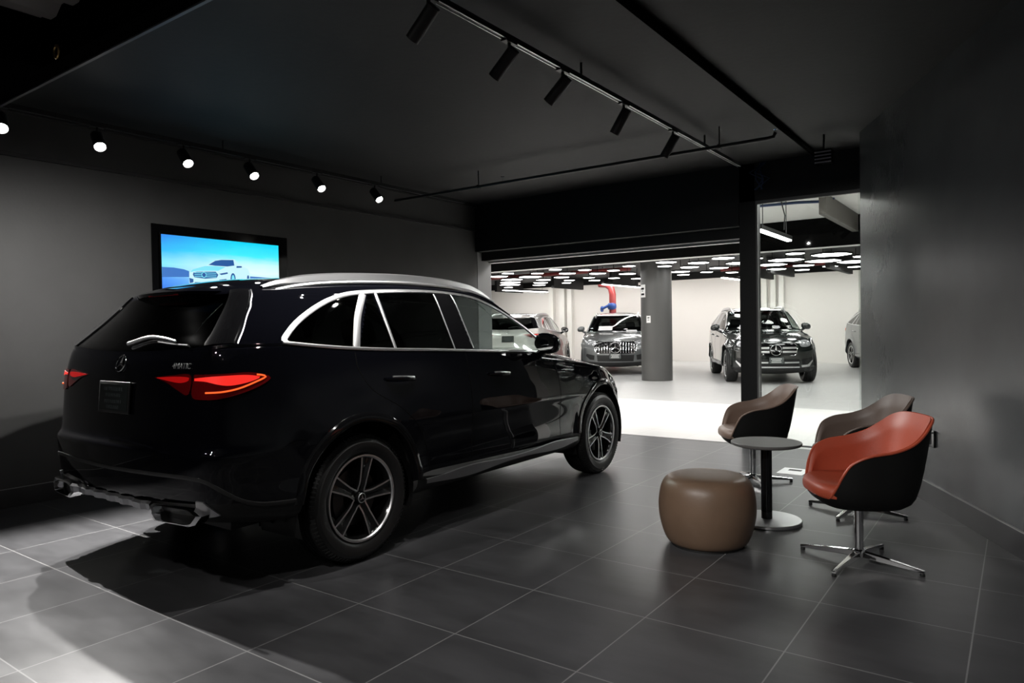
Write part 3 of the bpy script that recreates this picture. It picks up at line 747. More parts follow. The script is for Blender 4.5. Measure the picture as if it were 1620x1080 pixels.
    for sg in (-1, 1):
        dcard = MB(); rounded_block(dcard, (1.08, min(sg * .72, sg * .80), .55), (1.92, max(sg * .72, sg * .80), 1.145), .02); dcard.obj('door_card', M['interior_grey'], root)
        stt = MB(); y = sg * .37
        rounded_block(stt, (.72, y - .25, .48), (1.28, y + .25, .66), .06)
        Mt = Matrix.Translation((.72, y, .60)) @ Matrix.Rotation(-.32, 4, 'Y'); t0 = len(stt.v); rounded_block(stt, (-.09, -.24, 0), (.07, .24, .62), .06)
        stt.v[t0:] = [tuple(Mt @ Vector(p)) for p in stt.v[t0:]]
        so = stt.obj('front_seat', M['interior'], root)
        hd = MB(); rounded_block(hd, (-.05, -.13, .66), (.06, .13, .84), .045); hd.v = [tuple(Mt @ Vector(p)) for p in hd.v]; hd.obj('headrest', M['interior'], so)
    rb = MB(); rounded_block(rb, (-.15, -.66, .5), (.35, .66, .68), .05); t0 = len(rb.v); rounded_block(rb, (-.09, -.64, 0), (.07, .64, .60), .06)
    Mt = Matrix.Translation((-.12, 0, .62)) @ Matrix.Rotation(-.30, 4, 'Y'); rb.v[t0:] = [tuple(Mt @ Vector(p)) for p in rb.v[t0:]]; ro = rb.obj('rear_bench', M['interior'], root)
    for y in (-.40, .40):
        hd = MB(); rounded_block(hd, (-.05, -.12, .62), (.05, .12, .78), .04); hd.v = [tuple(Mt @ Vector(np.array(p) + [0, y, 0])) for p in hd.v]; hd.obj('headrest', M['interior'], ro)
    sw = MB(); cM = Matrix.Translation((1.48, .37, .98)) @ Matrix.Rotation(-1.15, 4, 'Y'); n = 28
    sw.tube([tuple(cM @ Vector((.185 * math.cos(2 * PI * i / n), .185 * math.sin(2 * PI * i / n), 0))) for i in range(n + 1)], .016, 8, cap=False)
    for a in (0, PI * .9, PI * 1.1, PI / 2 * 3.0, PI / 2): sw.tube([tuple(cM @ Vector((.185 * math.cos(a), .185 * math.sin(a), 0))), tuple(cM @ Vector((0, 0, .03)))], .014, 6)
    sw.obj('steering_wheel', M['interior'], root)
    build_front(cb, root, paint, front, full)
    return root
def build_front(cb, root, paint, front, full):
    """grille, lamps, lower intake, plate, bonnet star"""
    def fp(a, b): return cb.frontp(a, b)
    # grille opening
    gw, gz0, gz1 = (.56, .565, .87) if front == 'vertical' else (.45, .60, .845)
    out = [(-gw * .86, gz1), (gw * .86, gz1), (gw, gz1 - .07), (gw * .90, gz0 + .02), (gw * .8, gz0), (-gw * .8, gz0), (-gw * .90, gz0 + .02), (-gw, gz1 - .07)]
    g = skin_patch(cb, out, fp, .006, .05, .02).obj('grille', M['gloss_black'], root)
    def hoop(pts, r, nm, mt, par, off=.014):
        mb = MB(); hs = [fp(a, b) for a, b in pts]; mb.tube([h[0] + h[1] * off for h in hs if h is not None], r, 8); return mb.obj(nm, mt, par)
    hoop(out + out[:1], .009, 'grille_surround', M['chrome'], g)
    if front == 'vertical':
        for i in range(15):
            y = -gw * .86 + 2 * gw * .86 * i / 14
            if abs(y) < .10: continue
            hoop([(y, gz0 + .015), (y, (gz0 + gz1) / 2), (y, gz1 - .015)], .009, 'grille_bar', M['chrome'], g, .012)
    else:
        for z in (.755, .675):
            for s_ in (-1, 1):
                mb = MB(); hs = [fp(s_ * (.13 + .29 * i / 6), z) for i in range(7)]; v = []
                for h in hs: p = h[0] + h[1] * .018; v += [p + [0, 0, .020], p + [.006, 0, 0], p - [0, 0, .020]]
                mb.add(v, [(3 * i + j, 3 * i + j + 1, 3 * i + j + 4, 3 * i + j + 3) for i in range(6) for j in range(2)]); mb.obj('grille_bar', M['satin'], g)
    r = fp(0, .718); n_ = np.array([1., 0, 0]); star_badge(.145 if front == 'vertical' else .118, 'star_badge', root, basis(np.array([0, 1., 0]), np.array([0, 0, 1.]), n_, r[0] + n_ * .02))
    for sg in (-1, 1):
        def pj(a, b, sg=sg):
            d = np.array([-1, -sg * .55, 0]); d /= np.linalg.norm(d); t = np.array([-sg * d[1] * 0 + .0, 0, 0]); o = np.array([3.55, sg * a, b]) - d * 2; return cb.ray(o, d)
        hl = [(.50, .865), (.62, .905), (.76, .915), (.82, .885), (.80, .815), (.68, .775), (.54, .775), (.49, .80)]
        lo = skin_patch(cb, [tuple(p) for p in smoothline(hl + hl[:1], 36)[:-1]], pj, .008, .03, .012).obj('headlight', M['lens_clear'], root)
        for cy in (.58, .70):
            pr_ = [(cy + .035 * math.cos(2 * PI * k / 14), .838 + .030 * math.sin(2 * PI * k / 14)) for k in range(14)]
            skin_patch(cb, pr_, pj, .011, .05, .004).obj('lamp_reflector', M['headlamp'], lo)
        dr = [(.52, .862), (.64, .893), (.76, .90), (.755, .89), (.64, .882), (.525, .852)]
        skin_patch(cb, dr, pj, .011, .05, .003).obj('daytime_light', M['headlamp'], lo)
        # side intake and chrome flick
        si = [(.50, .52), (.78, .56), (.80, .50), (.70, .40), (.52, .38)]
        skin_patch(cb, si, pj, .006, .04, .01).obj('bumper_intake', M['matt_black'], root)
        fl = [(.48, .395), (.66, .405), (.80, .50), (.81, .475), (.70, .365), (.50, .35)]
        skin_patch(cb, fl, pj, .012, .04, .012).obj('bumper_blade', M['satin'] if front == 'bars' else paint, root)
    li = [(-.48, .525), (.48, .525), (.46, .36), (-.46, .36)]
    skin_patch(cb, li, fp, .006, .06, .01).obj('lower_grille', M['matt_black'], root)
    if front == 'bars':
        for z, w in ((.455, .46), (.36, .47)):
            hoop([(-w, z), (-w * .5, z), (0, z), (w * .5, z), (w, z)], .018, 'bumper_bar', M['satin'], root, .014)
    r = fp(0, .50); pb = MB(); rounded_block(pb, (-.16, -.08, -.01), (.16, .08, .004), .004); po = pb.obj('front_plate', M['gloss_black'], root)
    po.matrix_local = basis(np.array([0, 1., 0]), np.array([0, 0, 1.]), np.array([1., 0, 0]), r[0] + np.array([.035, 0, 0]))
    pp = MB(); pp.box((-.145, -.066, .004), (.145, .066, .006)); pf = pp.obj('plate_face', mat('grey_plate', (.10, .11, .11), .4) if 'grey_plate' not in bpy.data.materials else bpy.data.materials['grey_plate'], po)
    for zz, hw in ((.035, .11), (0, .09), (-.035, .10)):
        q = MB()
        for i in range(8): x0 = -hw + 2 * hw * i / 8; q.box((x0, zz - .010, .006), (x0 + 2 * hw / 8 * .7, zz + .010, .007))
        q.obj('plate_print', M['paper'], po)
    # bonnet ridges: power-dome lines
    for s_ in (-1, 1):
        hits = [cb.top(x, s_ * (.30 + .16 * (x - 2.4)), 0) for x in np.linspace(2.5, 3.45, 14)]; hits = [h for h in hits if h is not None]
        skin_strip(cb, hits, .05, .006).obj('bonnet_crease', paint, root)
SC.view_settings.view_transform = 'Standard'
cam = bpy.data.cameras.new('camera'); co = bpy.data.objects.new('camera', cam); COL.objects.link(co); SC.camera = co
cam.sensor_width = 36; cam.lens = 1117.22 * 36 / 1620; cam.clip_start = .05
def cam_matrix():
    yaw, pitch, roll = .6248, .0180, .0163
    f = np.array([-math.sin(yaw) * math.cos(pitch), math.cos(yaw) * math.cos(pitch), -math.sin(pitch)]); r = np.array([math.cos(yaw), math.sin(yaw), 0]); d = np.cross(f, r)
    c, s = math.cos(roll), math.sin(roll); R_, D_ = c * r + s * d, -s * r + c * d
    return basis(R_, -D_, -f, (2.6099, -1.0923, 1.3198))
co.matrix_world = cam_matrix()
# ------------------------------------------------------------------ room materials
TS = .6105
def tile_mat(name, base, grout, rough, var=.25, spec=.5, gw=.0035, ox=0., oy=0.):
    m, nt, b = nodemat(name); N, Lk = nt.nodes, nt.links
    tc = N.new('ShaderNodeTexCoord'); sp = N.new('ShaderNodeSeparateXYZ'); Lk.new(tc.outputs['Object'], sp.inputs[0])
    def mth(op, a, bb=None):
        n = N.new('ShaderNodeMath'); n.operation = op
        for i, v in enumerate((a, bb)):
            if v is None: continue
            if isinstance(v, (int, float)): n.inputs[i].default_value = v
            else: Lk.new(v, n.inputs[i])
        return n.outputs[0]
    ds = []
    cells = []
    for k, o_ in (('X', ox), ('Y', oy)):
        u = mth('DIVIDE', mth('ADD', sp.outputs[k], o_), TS); fr = mth('FRACT', u); d = mth('MINIMUM', fr, mth('SUBTRACT', 1., fr)); ds.append(mth('MULTIPLY', d, TS)); cells.append(mth('FLOOR', u))
    edge = mth('LESS_THAN', mth('MINIMUM', ds[0], ds[1]), gw)
    cv = N.new('ShaderNodeCombineXYZ'); Lk.new(cells[0], cv.inputs[0]); Lk.new(cells[1], cv.inputs[1])
    wn = N.new('ShaderNodeTexWhiteNoise'); Lk.new(cv.outputs[0], wn.inputs['Vector'])
    # cloudy, slightly streaked cement look, shifted in every tile
    ad = N.new('ShaderNodeVectorMath'); ad.operation = 'ADD'; sc = N.new('ShaderNodeVectorMath'); sc.operation = 'SCALE'; sc.inputs['Scale'].default_value = 7.
    Lk.new(wn.outputs['Color'], sc.inputs[0]); mp = N.new('ShaderNodeMapping'); mp.inputs['Scale'].default_value = (1.2, 3.6, 1); Lk.new(tc.outputs['Object'], mp.inputs['Vector'])
    Lk.new(mp.outputs[0], ad.inputs[0]); Lk.new(sc.outputs[0], ad.inputs[1])
    n1 = N.new('ShaderNodeTexNoise'); n1.inputs['Scale'].default_value = 1.7; n1.inputs['Detail'].default_value = 6; n1.inputs['Roughness'].default_value = .6; Lk.new(ad.outputs[0], n1.inputs['Vector'])
    r = N.new('ShaderNodeValToRGB'); c = np.array(base)
    r.color_ramp.elements[0].position = .3; r.color_ramp.elements[1].position = .72
    r.color_ramp.elements[0].color = (*(c * (1 - var)), 1); r.color_ramp.elements[1].color = (*np.minimum(c * (1 + var), 1), 1); Lk.new(n1.outputs['Fac'], r.inputs['Fac'])
    mx = N.new('ShaderNodeMix'); mx.data_type = 'RGBA'; Lk.new(edge, mx.inputs['Factor']); Lk.new(r.outputs['Color'], mx.inputs['A']); mx.inputs['B'].default_value = (*grout, 1)
    Lk.new(mx.outputs['Result'], b.inputs['Base Color'])
    rr = N.new('ShaderNodeMapRange'); rr.inputs['To Min'].default_value = rough - .06; rr.inputs['To Max'].default_value = rough + .08; Lk.new(n1.outputs['Fac'], rr.inputs['Value']); Lk.new(rr.outputs[0], b.inputs['Roughness'])
    bp = N.new('ShaderNodeBump'); bp.inputs['Strength'].default_value = .25; bp.inputs['Distance'].default_value = .002; iv = mth('SUBTRACT', 1., edge); Lk.new(iv, bp.inputs['Height']); Lk.new(bp.outputs['Normal'], b.inputs['Normal'])
    b.inputs['Specular IOR Level'].default_value = spec
    return m
M['floor_dark'] = tile_mat('anthracite_floor_tiles', (.073, .073, .077), (.25, .25, .25), .30, .27, gw=.0029)
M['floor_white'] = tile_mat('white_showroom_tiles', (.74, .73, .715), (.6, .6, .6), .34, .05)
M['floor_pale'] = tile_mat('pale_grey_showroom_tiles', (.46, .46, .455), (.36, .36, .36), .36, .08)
M['wall_char'] = mat('charcoal_wall_paint', (.055, .055, .054), .42, bump=(35, .12), var=(2.5, .10))
M['wall_satin'] = mat('charcoal_satin_wall_paint', (.070, .075, .077), .27, bump=(28, .10), var=(1.6, .10))
M['ceil'] = mat('black_ceiling_paint', (.0085, .0085, .0083), .7, bump=(20, .3), var=(1.2, .2))
M['near_black'] = mat('black_header_paint', (.010, .010, .0105), .55, bump=(30, .1))
M['deep_black'] = mat('black_bulkhead_paint', (.0035, .0035, .0035), .9, spec=.0)
M['steel_black'] = mat('black_steel', (.012, .0125, .013), .38, bump=(50, .05))
M['white_wall'] = mat('white_showroom_wall', (.80, .775, .745), .7, bump=(30, .08))
M['white_ceiling'] = mat('white_ceiling_paint', (.78, .77, .74), .7)
M['line_white'] = mat('white_edge_trim', (.62, .62, .61), .5)
M['line_grey'] = mat('grey_edge_trim', (.20, .20, .20), .45)
M['base_tile'] = mat('skirting_tile', (.042, .042, .044), .33, var=(4, .2))
M['base_edge'] = mat('skirting_edge', (.36, .36, .36), .4, .4)
M['column'] = mat('grey_column_paint', (.085, .085, .082), .38, bump=(30, .1))
M['red'] = mat('red_pipe_paint', (.30, .045, .045), .4)
M['blue'] = mat('blue_valve_paint', (.03, .08, .30), .4)
M['brass'] = mat('brass', (.45, .30, .12), .35, .9)
M['hex_on'] = emis('lit_ceiling_panel', (1., .985, .96), 12.)
M['fill_panel_on'] = emis('added_fill_panel', (1., .985, .96), 26.)
M['wall_fill_on'] = emis('added_wall_fill', (1., .97, .93), 40.)
M['tube_on'] = emis('lit_linear_lamp', (1., .99, .97), 20.)
M['spot_on'] = emis('lit_spot_lens', (1., .98, .95), 60.)
M['leather_red'] = mat('rust_red_leather', (.355, .062, .030), .42, bump=(140, .12), var=(9, .06))
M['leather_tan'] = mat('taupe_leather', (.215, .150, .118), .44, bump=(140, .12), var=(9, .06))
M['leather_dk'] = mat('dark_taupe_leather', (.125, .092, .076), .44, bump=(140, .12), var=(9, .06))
M['leather_stool'] = mat('brown_stool_leather', (.175, .112, .074), .40, bump=(120, .12), var=(6, .08))
M['shell_black'] = mat('black_felt_shell', (.0042, .0042, .0042), .65, spec=.2, bump=(220, .2))
M['table_top'] = mat('dark_grey_table_laminate', (.115, .111, .108), .42, bump=(160, .05))
M['cable'] = mat('dark_blue_cable', (.01, .03, .09), .5)
# ------------------------------------------------------------------ setting
def slab(name, lo, hi, m, kind='structure'):
    b = MB(); b.box(lo, hi); o = b.obj(name, m, smooth=False); o['kind'] = kind; return o
slab('floor', (-4.0, -4.2, -.10), (6.6, 6.735, 0), M['floor_dark'])
def poly_slab(name, pts, z0, z1, m):
    b = MB(); b.prism(pts, z1 - z0, (0, 0, z0)); o = b.obj(name, m, smooth=False); o['kind'] = 'structure'; return o
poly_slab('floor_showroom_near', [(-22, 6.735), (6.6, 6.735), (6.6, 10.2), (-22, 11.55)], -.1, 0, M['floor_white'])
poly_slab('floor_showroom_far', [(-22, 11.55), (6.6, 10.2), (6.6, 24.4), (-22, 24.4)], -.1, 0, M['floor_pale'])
slab('wall_left', (-3.95, -4.2, 0), (-3.75, 7.22, 3.3), M['wall_char'])
slab('baseboard_left', (-3.75, -4.2, 0), (-3.737, 6.95, .143), M['base_tile'])
slab('trim_1', (-3.75, -4.2, .143), (-3.735, 6.95, .148), M['base_edge'])
# the slanting wall on the right
RD = np.array([.436, -.900, 0]); RN = np.array([-.900, -.436, 0]); RP = np.array([1.383, 6.245, 0])
def rw(a, off, z): p = RP + RD * a + RN * off; return (p[0], p[1], z)
def rbox(name, a0, a1, o0, o1, z0, z1, m, kind='structure'):
    b = MB(); v = [rw(a, o, z) for z in (z0, z1) for a, o in ((a0, o0), (a1, o0), (a1, o1), (a0, o1))]
    b.add(v, [(3, 2, 1, 0), (4, 5, 6, 7), (0, 1, 5, 4), (1, 2, 6, 5), (2, 3, 7, 6), (3, 0, 4, 7)]); bm = bmesh.new(); bm.from_mesh(b.obj('t', m).data); return b
def rwall(name, a0, a1, o0, o1, z0, z1, m):
    b = MB(); v = [rw(a, o, z) for z in (z0, z1) for a, o in ((a0, o0), (a1, o0), (a1, o1), (a0, o1))]
    b.add(v, [(0, 1, 2, 3), (4, 7, 6, 5), (0, 4, 5, 1), (1, 5, 6, 2), (2, 6, 7, 3), (3, 7, 4, 0)])
    o = b.obj(name, m, smooth=False); bm = bmesh.new(); bm.from_mesh(o.data); bmesh.ops.recalc_face_normals(bm, faces=bm.faces[:]); bm.to_mesh(o.data); bm.free(); o['kind'] = 'structure'; return o
rwall('wall_right', 0, 11.6, -.16, 0, 0, 3.24, M['wall_satin'])
rwall('baseboard_right', .02, 11.6, 0, .012, 0, .148, M['base_tile'])
rwall('trim_2', .02, 11.6, 0, .014, .148, .154, M['base_edge'])
slab('wall_rear', (-3.95, -4.4, 0), (6.8, -4.2, 3.3), M['wall_char'])
# ceiling with a higher deck towards the camera
slab('ceiling', (-3.95, .92, 3.11), (6.8, 7.0, 3.25), M['ceil'])
slab('beam_1', (-2.32, .80, 2.985), (6.8, .92, 3.30), M['deep_black'])
slab('trim_3', (-3.75, .905, 2.975), (6.8, .925, 2.987), M['line_grey'])
slab('beam_2', (-3.75, -4.2, 2.985), (-2.32, .92, 3.30), M['deep_black'])
dk = MB(); n = 120; rows = []
for i in range(n + 1):
    x = -2.4 + 9.0 * i / n; z = 3.245 + (.05 if (i % 4) in (1, 2) else 0.); rows.append([(x, -4.2, z), (x, .92, z)])
dk.add([q for r in rows for q in r], [(2 * i, 2 * i + 1, 2 * i + 3, 2 * i + 2) for i in range(n)]); struct(dk.obj('ceiling_deck', mat('raw_steel_deck', (.36, .34, .32), .6), smooth=False))
# ledge lines high on the left wall
slab('trim_4', (-3.75, .92, 2.72), (-3.715, 6.9, 2.75), M['near_black'])
slab('trim_5', (-3.75, .92, 3.06), (-3.70, 6.9, 3.11), M['near_black'])
# header over the opening, jamb, pillar
slab('wall_back', (-3.75, 6.86, 2.43), (.04, 7.0, 3.11), M['near_black'])
slab('wall_back_right', (.04, 6.86, 2.69), (1.60, 7.0, 3.11), M['near_black'])
slab('trim_6', (-3.75, 7.0, 2.31), (.05, 7.24, 3.11), M['near_black'])
slab('trim_7', (-3.75, 7.16, 2.285), (.06, 7.24, 2.31), M['line_white'])
slab('trim_8', (-3.75, 6.90, 0), (-3.745, 7.22, 2.43), M['line_grey'])
pl_ = MB(); pl_.box((.045, 6.86, 0), (.225, 7.04, 3.11)); o = pl_.obj('pillar', M['steel_black'], smooth=False, bevel=.004); struct(o)
slab('trim_9', (.225, 6.87, 0), (.243, 6.91, 2.69), M['line_grey'])
slab('trim_10', (.243, 6.87, 2.655), (1.60, 6.91, 2.69), M['line_grey'])
slab('trim_11', (.243, 6.86, 0), (1.60, 6.90, .012), M['line_grey'])
slab('trim_12', (-3.75, 6.72, -.002), (.045, 6.75, .003), M['line_grey'])
M['shop_glass'] = glassmat('partition_glass', (.94, .965, .955))
g = MB(); g.box((.243, 6.885, .012), (1.60, 6.895, 2.655)); go = g.obj('window_1', M['shop_glass'], smooth=False); struct(go)
g = MB(); g.box((1.255, 6.90, .012), (1.265, 7.75, 2.655)); go = g.obj('window_2', M['shop_glass'], smooth=False); struct(go)
# showroom shell
slab('wall_far', (-22, 24.2, 0), (6.6, 24.4, 3.4), M['white_wall'])
slab('wall_showroom_left', (-22.2, 7.24, 0), (-22, 24.4, 3.4), M['white_wall'])
slab('wall_showroom_right', (6.6, 6.3, 0), (6.8, 24.4, 3.4), M['white_wall'])
slab('wall_showroom_front', (-22, 7.04, 0), (-3.95, 7.24, 3.4), M['white_wall'])
slab('ceiling_showroom_near', (-22, 7.24, 3.28), (6.6, 12.92, 3.40), M['white_ceiling'])
slab('beam_3', (-22, 12.92, 2.735), (6.6, 13.06, 3.40), M['deep_black'])
slab('trim_13', (-22, 12.90, 2.715), (6.6, 12.98, 2.738), M['line_white'])
slab('ceiling_showroom_far', (-22, 13.06, 3.0), (6.6, 20.6, 3.1), M['near_black'])
slab('beam_4', (-22, 20.45, 2.80), (6.6, 20.6, 3.05), M['near_black'])
slab('ceiling_showroom_end', (-22, 20.6, 3.32), (6.6, 24.4, 3.4), M['white_ceiling'])
for k, (x0, y0, y1) in enumerate(((-12.3, 18.6, 20.2), (-9.7, 18.2, 20.1), (-7.6, 18.2, 20.0), (-3.3, 17.6, 20.0), (-2.55, 17.0, 19.3), (-1.1, 16.6, 19.4))):
    slab('beam_%d' % (5 + k), (x0, y0, 2.62), (x0 + .10, y1, 3.0), M['near_black'])
for k, x in enumerate((-13.55, -13.0, -12.65)): slab('pillar_%d' % (2 + k), (x, 24.0, 0), (x + .22, 24.2, 3.32), M['white_ceiling'])
for k, x in enumerate((-5.25, -4.72, -4.42, -4.15)): slab('pillar_%d' % (5 + k), (x, 24.0, 0), (x + .16, 24.2, 3.32), M['white_ceiling'])
slab('beam_11', (.14, 10.3, 2.97), (.24, 12.9, 3.28), mat('brown_grey_beam', (.10, .095, .085), .6))
cm = MB(); cm.lathe([(.375, 0), (.375, 2.99)], 56, 'z'); co_ = cm.obj('column', M['column']); co_.location = (-4.65, 15.05, 0); struct(co_)
# small things of the room ------------------------------------------------
def notice(name, u0, z0, z1, w, label, lines):
    """sheet wrapped on the column at polar angle u0"""
    b = MB(); n = 5; R_ = .378; cx, cy = -4.65, 15.05
    def pt(a, z, r): return (cx + r * math.cos(a), cy + r * math.sin(a), z)
    da = w / R_; v = [pt(u0 + da * (i / n - .5), z, R_ + k) for k in (0, .004) for i in range(n + 1) for z in (z0, z1)]; h = 2 * (n + 1)
    f = [(h + 2 * i, h + 2 * i + 2, h + 2 * i + 3, h + 2 * i + 1) for i in range(n)] + [(2 * i, 2 * i + 1, 2 * i + 3, 2 * i + 2) for i in range(n)]
    f += [(1, h + 1, h + 0, 0)[::-1], (2 * n, 2 * n + 1, h + 2 * n + 1, h + 2 * n)[::-1]] + [(2 * i, 2 * i + 2, h + 2 * i + 2, h + 2 * i) for i in range(n)] + [(2 * i + 1, h + 2 * i + 1, h + 2 * i + 3, 2 * i + 3) for i in range(n)]
    b.add(v, f); o = b.obj(name, M['paper'], smooth=False); tag(o, label, 'notice')
    for zc, hh, ww in lines:
        c = MB(); vv = [pt(u0 + ww / R_ * (i / n - .5), z0 + (z1 - z0) * zc + s * hh, R_ + .0055) for i in range(n + 1) for s in (-1, 1)]
        c.add(vv, [(2 * i, 2 * i + 2, 2 * i + 3, 2 * i + 1) for i in range(n)]); c.obj('print', M['gloss_black'], o, smooth=False)
ang = math.atan2(-1.0923 - 15.05, 2.6099 + 4.65)
notice('notice_sheet', ang - 1.02, 2.03, 2.34, .21, 'taller white printed notice high on the grey round column', [(.68, .022, .13), (.24, .022, .14), (.5, .008, .06)])
notice('notice_sheet', ang - .52, 1.41, 1.58, .11, 'small white notice at mid height on the grey round column', [(.7, .012, .06), (.4, .006, .05)])
# red sprinkler riser
rp_ = MB(); rp_.tube([(-10.35, 22.6, 2.96), (-10.05, 22.6, 2.93), (-9.86, 22.6, 2.80), (-9.80, 22.6, 2.55), (-9.80, 22.6, 0)], .13, 14); ro = rp_.obj('sprinkler_riser', M['red']); tag(ro, 'red sprinkler riser pipe against the far white showroom wall', 'pipe')
vb = MB(); vb.lathe([(.0001, -.12), (.135, -.12), (.17, -.05), (.17, .05), (.135, .12), (.0001, .12)], 16, 'z', (-9.82, 22.58, 2.10)); vb.tube([(-9.85, 22.5, 2.16), (-10.12, 22.4, 2.02)], .05, 8); vb.lathe([(.0001, 0), (.11, 0), (.11, .03), (.0001, .03)], 14, 'x', (-10.16, 22.4, 2.0)); vb.obj('valve', M['blue'], ro)
for (xa, xb, y, z, lb) in ((-14.5, -6.0, 16.4, 2.90, 'red sprinkler main running under the dark showroom ceiling left of the column'), (-4.2, .6, 18.4, 2.88, 'red sprinkler main under the dark showroom ceiling right of the column')):
    q = MB(); q.tube([(xa, y, z), (xb, y, z)], .055, 12)
    qo = q.obj('ceiling_sprinkler_main', M['red']); tag(qo, lb, 'pipe')
    for t in (.1, .5, .9): h = MB(); h.tube([(xa + (xb - xa) * t, y, z), (xa + (xb - xa) * t, y, 3.0)], .012, 6); h.obj('pipe_hanger', M['matt_black'], qo)
# hexagonal and round lamps hanging under the dark showroom ceiling
HEX = [(-8.58, 13.86, .44), (-7.79, 13.2, .27), (-7.28, 13.76, .28), (-8.08, 14.62, .57), (-9.03, 15.09, .58), (-9.77, 16.05, .58), (-10.43, 16.94, .61), (-11.28, 18.02, .26), (-8.48, 15.87, .37), (-9.23, 16.86, .39), (-9.9, 17.79, .37), (-6.34, 13.12, .27), (-6.75, 14.34, .38), (-7.58, 15.4, .37), (-8.06, 16.6, .28), (-8.73, 17.55, .26), (-5.89, 13.73, .28), (-6.21, 14.94, .38), (-7.11, 16.08, .29), (-7.58, 17.24, .3), (-5.47, 14.4, .27), (-5.72, 15.65, .39), (-6.71, 16.81, .29), (-4.63, 13.55, .26), (-6.35, 17.53, .3), (-3.62, 13.3, .39), (-4.05, 14.2, .29), (-3.15, 13.96, .4), (-3.73, 14.91, .38), (-4.43, 16.06, .41), (-4.79, 17.14, .29), (-2.37, 13.3, .4), (-3.29, 15.66, .39), (-3.98, 16.7, .28), (-2.45, 14.73, .6), (-3.54, 17.35, .28), (-.98, 13.42, .31), (-.48, 14.21, .68), (-1.49, 14.72, .66), (-.93, 15.59, .67), (-2.06, 15.73, .59), (-1.56, 16.52, .42), (-1.13, 17.29, .31), (-2.36, 17.16, .42), (-1.92, 17.9, .32), (-1.82, 13.88, .15), (-.05, 15.08, .33), (-.40, 16.34, .71), (-.69, 17.92, .31)]
def px(p):
    m = cam_matrix().inverted() @ Vector(p); return 810 - 1117.22 * m.x / m.z, 540 + 1117.22 * m.y / m.z
ORD = 'first second third fourth fifth sixth seventh eighth ninth tenth eleventh twelfth thirteenth fourteenth fifteenth sixteenth seventeenth eighteenth nineteenth twentieth twenty-first twenty-second twenty-third twenty-fourth twenty-fifth twenty-sixth'.split()
zones = {'between dark jamb and round column': [], 'between round column and black pillar': [], 'seen through the glass pane': []}
for h in HEX:
    u = px((h[0], h[1], 2.70))[0]; zones['between dark jamb and round column' if u < 1036 else 'between round column and black pillar' if u < 1185 else 'seen through the glass pane'].append((u, h))
for zn, L_ in zones.items():
    for i, (u, (x, y, w)) in enumerate(sorted(L_)):
        big = w > .5; n = 6 if big else 24; e = empty('ceiling_light', (x, y, 2.70), .3, '%s glowing ceiling %s, %s from left of those %s' % ('large' if big else 'small', 'hexagon' if big else 'disc', ORD[i], zn), 'ceiling light', 'glowing panels under the showroom ceiling')
        b = MB(); r = w * .56; b.lathe([(r * 1.04, 0), (r * 1.04, .035), (.0001, .04)], n, 'z'); b.lathe([(.008, .04), (.008, .30)], 8, 'z'); b.obj('housing', M['matt_black'], e, smooth=not big)
        d = MB(); d.lathe([(.0001, -.004), (r * .94, -.004), (r * 1.0, .004)], n, 'z'); dd = d.obj('diffuser', M['hex_on'], e, smooth=False)
# linear lamps (lower end, upper end, height)
for (x0, y0, x1, y1, z, r, lb) in ((-11.2, 17.6, -10.95, 19.9, 2.60, .045, 'long linear ceiling lamp left of the red sprinkler pipe'), (-7.45, 17.5, -7.4, 19.9, 2.60, .045, 'linear ceiling lamp running past the red pipe to the round column'), (-3.85, 17.5, -3.8, 19.4, 2.60, .045, 'linear ceiling lamp just left of the black pillar'), (-.24, 8.55, -.25, 10.15, 2.60, .040, 'bright linear lamp hanging close behind the glass pane')):
    e = empty('pendant_lamp', (x0, y0, z), 0, lb, 'ceiling light'); dx, dy = x1 - x0, y1 - y0
    b = MB(); b.box((-r, 0, .0), (r, dy, .06)); b.obj('housing', M['matt_black'], e, smooth=False)
    b = MB(); b.box((-r * .9, .02, -.02), (r * .9, dy - .02, 0)); b.obj('diffuser', M['tube_on'], e, smooth=False)
    for t in (.12, .88):
        b = MB(); b.tube([(0, dy * t, .06), (0, dy * t, (3.28 if y0 < 12 else 3.0) - z)], .006, 6); b.obj('hanging_wire', M['matt_black'], e)
    if dx: e.rotation_euler = (0, 0, -math.atan2(dx, dy))
# added fill panels over the white floor strip, unseen behind the header, brightening the showroom
for i, (x, y) in enumerate(((-9.5, 9.6), (-6.9, 9.6), (-4.4, 9.4), (-2.2, 8.9), (1.6, 8.9), (3.6, 9.2))):
    e = empty('fill_panel', (x, y, 3.28), 0, 'added unseen square fill panel over the pale strip of showroom floor', 'ceiling light', 'added fill panels over the pale floor strip')
    b = MB(); b.box((-.62, -.62, -.02), (.62, .62, -.002)); b.obj('frame', M['satin'], e, smooth=False)
    b = MB(); b.box((-.58, -.58, -.026), (.58, .58, -.018)); b.obj('diffuser', M['fill_panel_on'], e, smooth=False)
for i, (x0, x1) in enumerate(((-15.5, -11.5), (-11., -7.), (-6.5, -2.5), (-2., 2.))):  # unseen glowing strips added behind the beam to brighten the far wall
    e = empty('ceiling_fill_strip', (x0, 22.2, 3.32), 0, 'added unseen fill strip in the ceiling end along the white far wall', 'ceiling light', 'added fill strips along the far wall')
    b = MB(); b.box((0, -.14, -.03), (x1 - x0, .14, -.002)); b.obj('housing', M['satin'], e, smooth=False)
    b = MB(); b.box((.03, -.12, -.036), (x1 - x0 - .03, .12, -.028)); b.obj('diffuser', M['wall_fill_on'], e, smooth=False)
